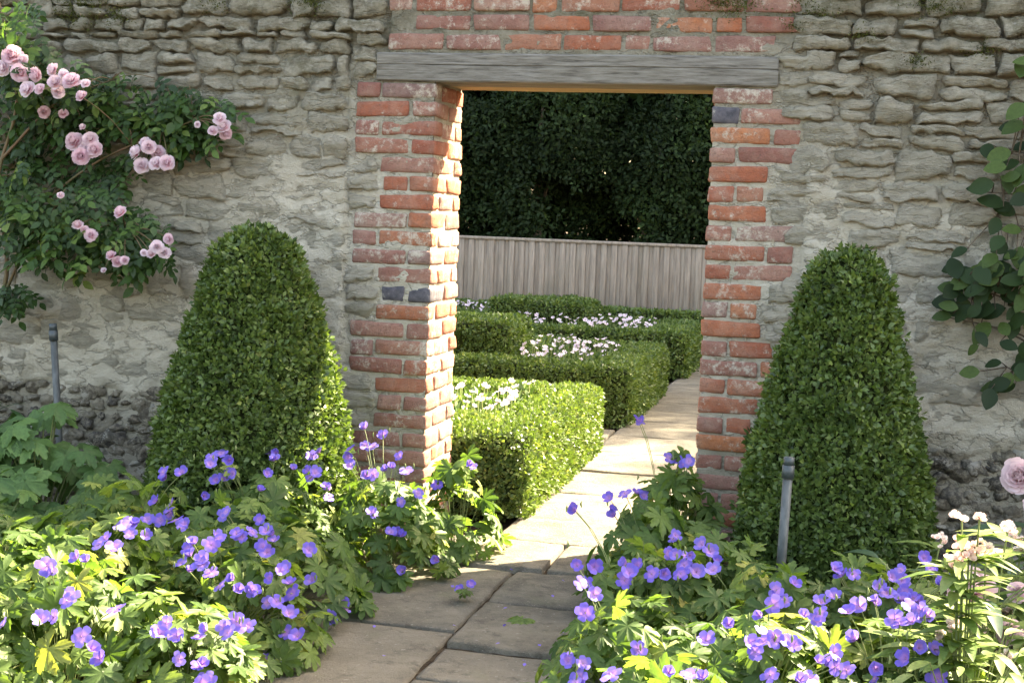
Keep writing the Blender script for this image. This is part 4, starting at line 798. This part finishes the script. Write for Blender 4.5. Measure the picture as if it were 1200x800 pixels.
# ------------------------------------------------------------------ pale pink flowers and peony
PL = [lance('leaf', M['pale_leaf'], 0.30, b, i) for i, b in enumerate((0.2, 0.4, 0.6))]
heads = [(1103,632,9),(1127,608,7),(1148,608,7),(1140,642,16),(1128,640,12),(1155,648,10),(1120,655,9),(1182,617,10),(1185,632,8),(1118,660,7),(1085,700,7),(1195,643,6),(1115,735,7),(1105,745,7),(1182,715,8),(1190,775,9),(1180,770,8),(1185,620,7),(1135,655,9)]
groups = [(2.02, -1.35), (2.18, -1.75), (2.32, -1.3), (2.1, -2.1)]
pts = [thing('pale_flower_plant', 'pale green lance-leaved plant with creamy pink flower heads near the peony', 'plant', (x, y, 0), 'pale pink flowering stems at the end of the bed') for x, y in groups]; sps = [[] for _ in groups]
for u, v, r in heads:
    d = ray(u, v); best = None
    for gi, (gx, gy) in enumerate(groups):
        P = at_y(u, v, gy); e = abs(P[0]-gx)
        if 0.2 < P[2] < 0.75 and (best is None or e < best[0]): best = (e, gi, P)
    if best is None: best = (0, 1, at_y(u, v, groups[1][1]))
    gi, P = best[1], best[2]; b = np.array([*groups[gi], 0]); q = P-b
    for i in range(max(4, int(r*0.75))):
        q2 = q+RNG.normal(size=3)*np.array([1, 0.8, 0.6])*r/360*0.55; obj('floret', random.choice(CF), pts[gi], q2, frame(np.array([random.gauss(0, .5), -0.5, 0.8]), RNG.normal(size=3)), random.uniform(0.010, 0.017))
    st_ = bez((q[0]*0.4, q[1]*0.4, 0), q, 0, 9); sps[gi].append((st_, 0.0026))
    for j in range(2, 8):
        for s in (0, 1, 2):
            a = random.uniform(0, 6.28); obj('leaf', random.choice(PL), pts[gi], st_[j], frame(np.array([-math.cos(a)*.5, -math.sin(a)*.5, 1]), np.array([math.cos(a), math.sin(a), 0.35])), random.uniform(0.07, 0.13))
for gi, t in enumerate(pts):
    for i in range(80):
        a = random.uniform(0, 6.28); rr = math.sqrt(random.random())*0.24; q = np.array([rr*math.cos(a), rr*math.sin(a), random.uniform(0.08, 0.36)]); obj('leaf', random.choice(PL), t, q, frame(np.array([-math.cos(a)*.3, -math.sin(a)*.3-0.2, 1]), np.array([math.cos(a), math.sin(a), 0.25])), random.uniform(0.06, 0.12)); sps[gi].append((bez((q[0]*.4, q[1]*.4, 0), q, 0, 4), 0.002))
    V, F = tubes(sps[gi], 4); stuff(obj('stems', mesh('stems', V, F, M['stem'], True), t))
def peony(base, blooms, label, nl):
    t = thing('peony_plant', label, 'peony', base); b = np.array(base); sp = []; PLF = lance('leaf', M['peony_leaf'], 0.3, 0.45)
    for u, v, y, r, nv in blooms:
        q = at_y(u, v, y)-b; obj('bloom', random.choice(PB), t, q, frame(np.array(nv, float), RNG.normal(size=3)), r); sp.append((bez((0, 0, 0), q, 0, 8), 0.004))
    for i in range(nl):
        a = random.uniform(0, 6.28); rr = random.uniform(0.05, 0.3); q = np.array([rr*math.cos(a), rr*math.sin(a), random.uniform(0.1, 0.46)]); obj('leaf', PLF, t, q, frame(np.array([-math.cos(a)*.2, -math.sin(a)*.2-0.2, 1]), np.array([math.cos(a), math.sin(a), 0.1])), random.uniform(0.09, 0.15)); sp.append((bez((0, 0, 0), q, 0, 5), 0.003))
    V, F = tubes(sp, 5); stuff(obj('stems', mesh('stems', V, F, M['stem'], True), t))
peony((2.5, -0.75, 0), [(1197, 560, -0.8, 0.075, (-0.3, -0.9, 0.3)), (1215, 600, -0.7, 0.06, (0, -0.7, 0.6))], 'peony with one large pink bloom held up against the flint base', 40)
peony((2.12, -1.55, 0), [(1137, 697, -1.5, 0.085, (0, -0.6, 0.8)), (1140, 727, -1.52, 0.05, (-0.2, -0.9, -0.1)), (1192, 695, -1.4, 0.04, (0, -0.8, 0.4)), (1180, 738, -1.5, 0.05, (0.2, -0.9, 0))], 'peony with drooping pale pink blooms among the lance-leaved plants', 14)

# ------------------------------------------------------------------ upright pipes
def pipe(label, u, v0, v1, y, r):
    a = at_y(u[0], v0, y); b = at_y(u[1], v1, y); dr = (b-a)/(b[2]-a[2]); base = a-dr*(a[2]+0.05); t = thing('standing_pipe', label, 'pipe', (base[0], base[1], 0), 'grey pipes standing in the beds'); o = np.array([base[0], base[1], 0])
    L = lambda z0, z1, rr, nm, mt: obj(nm, mesh(nm, *tubes([(np.array([a+dr*(z-a[2])-o for z in (z0, z0+0.001, z1-0.001, z1)]), np.array([0.001, rr, rr, 0.001]))], 14), mt, False), t)
    zt_ = a[2]; L(-0.05, zt_-0.045, r, 'tube', M['galv']); L(zt_-0.075, zt_-0.028, r*1.28, 'collar', M['plastic']); L(zt_-0.03, zt_, r*1.12, 'cap', M['plastic'])
pipe('slim grey pipe with dark cap in front of the fully shaded cone', (925, 915), 535, 665, -0.98, 0.0165)
pipe('slim grey pipe with dark cap between the rose and broad-leaved plants', (62, 68), 379, 490, -0.35, 0.015)
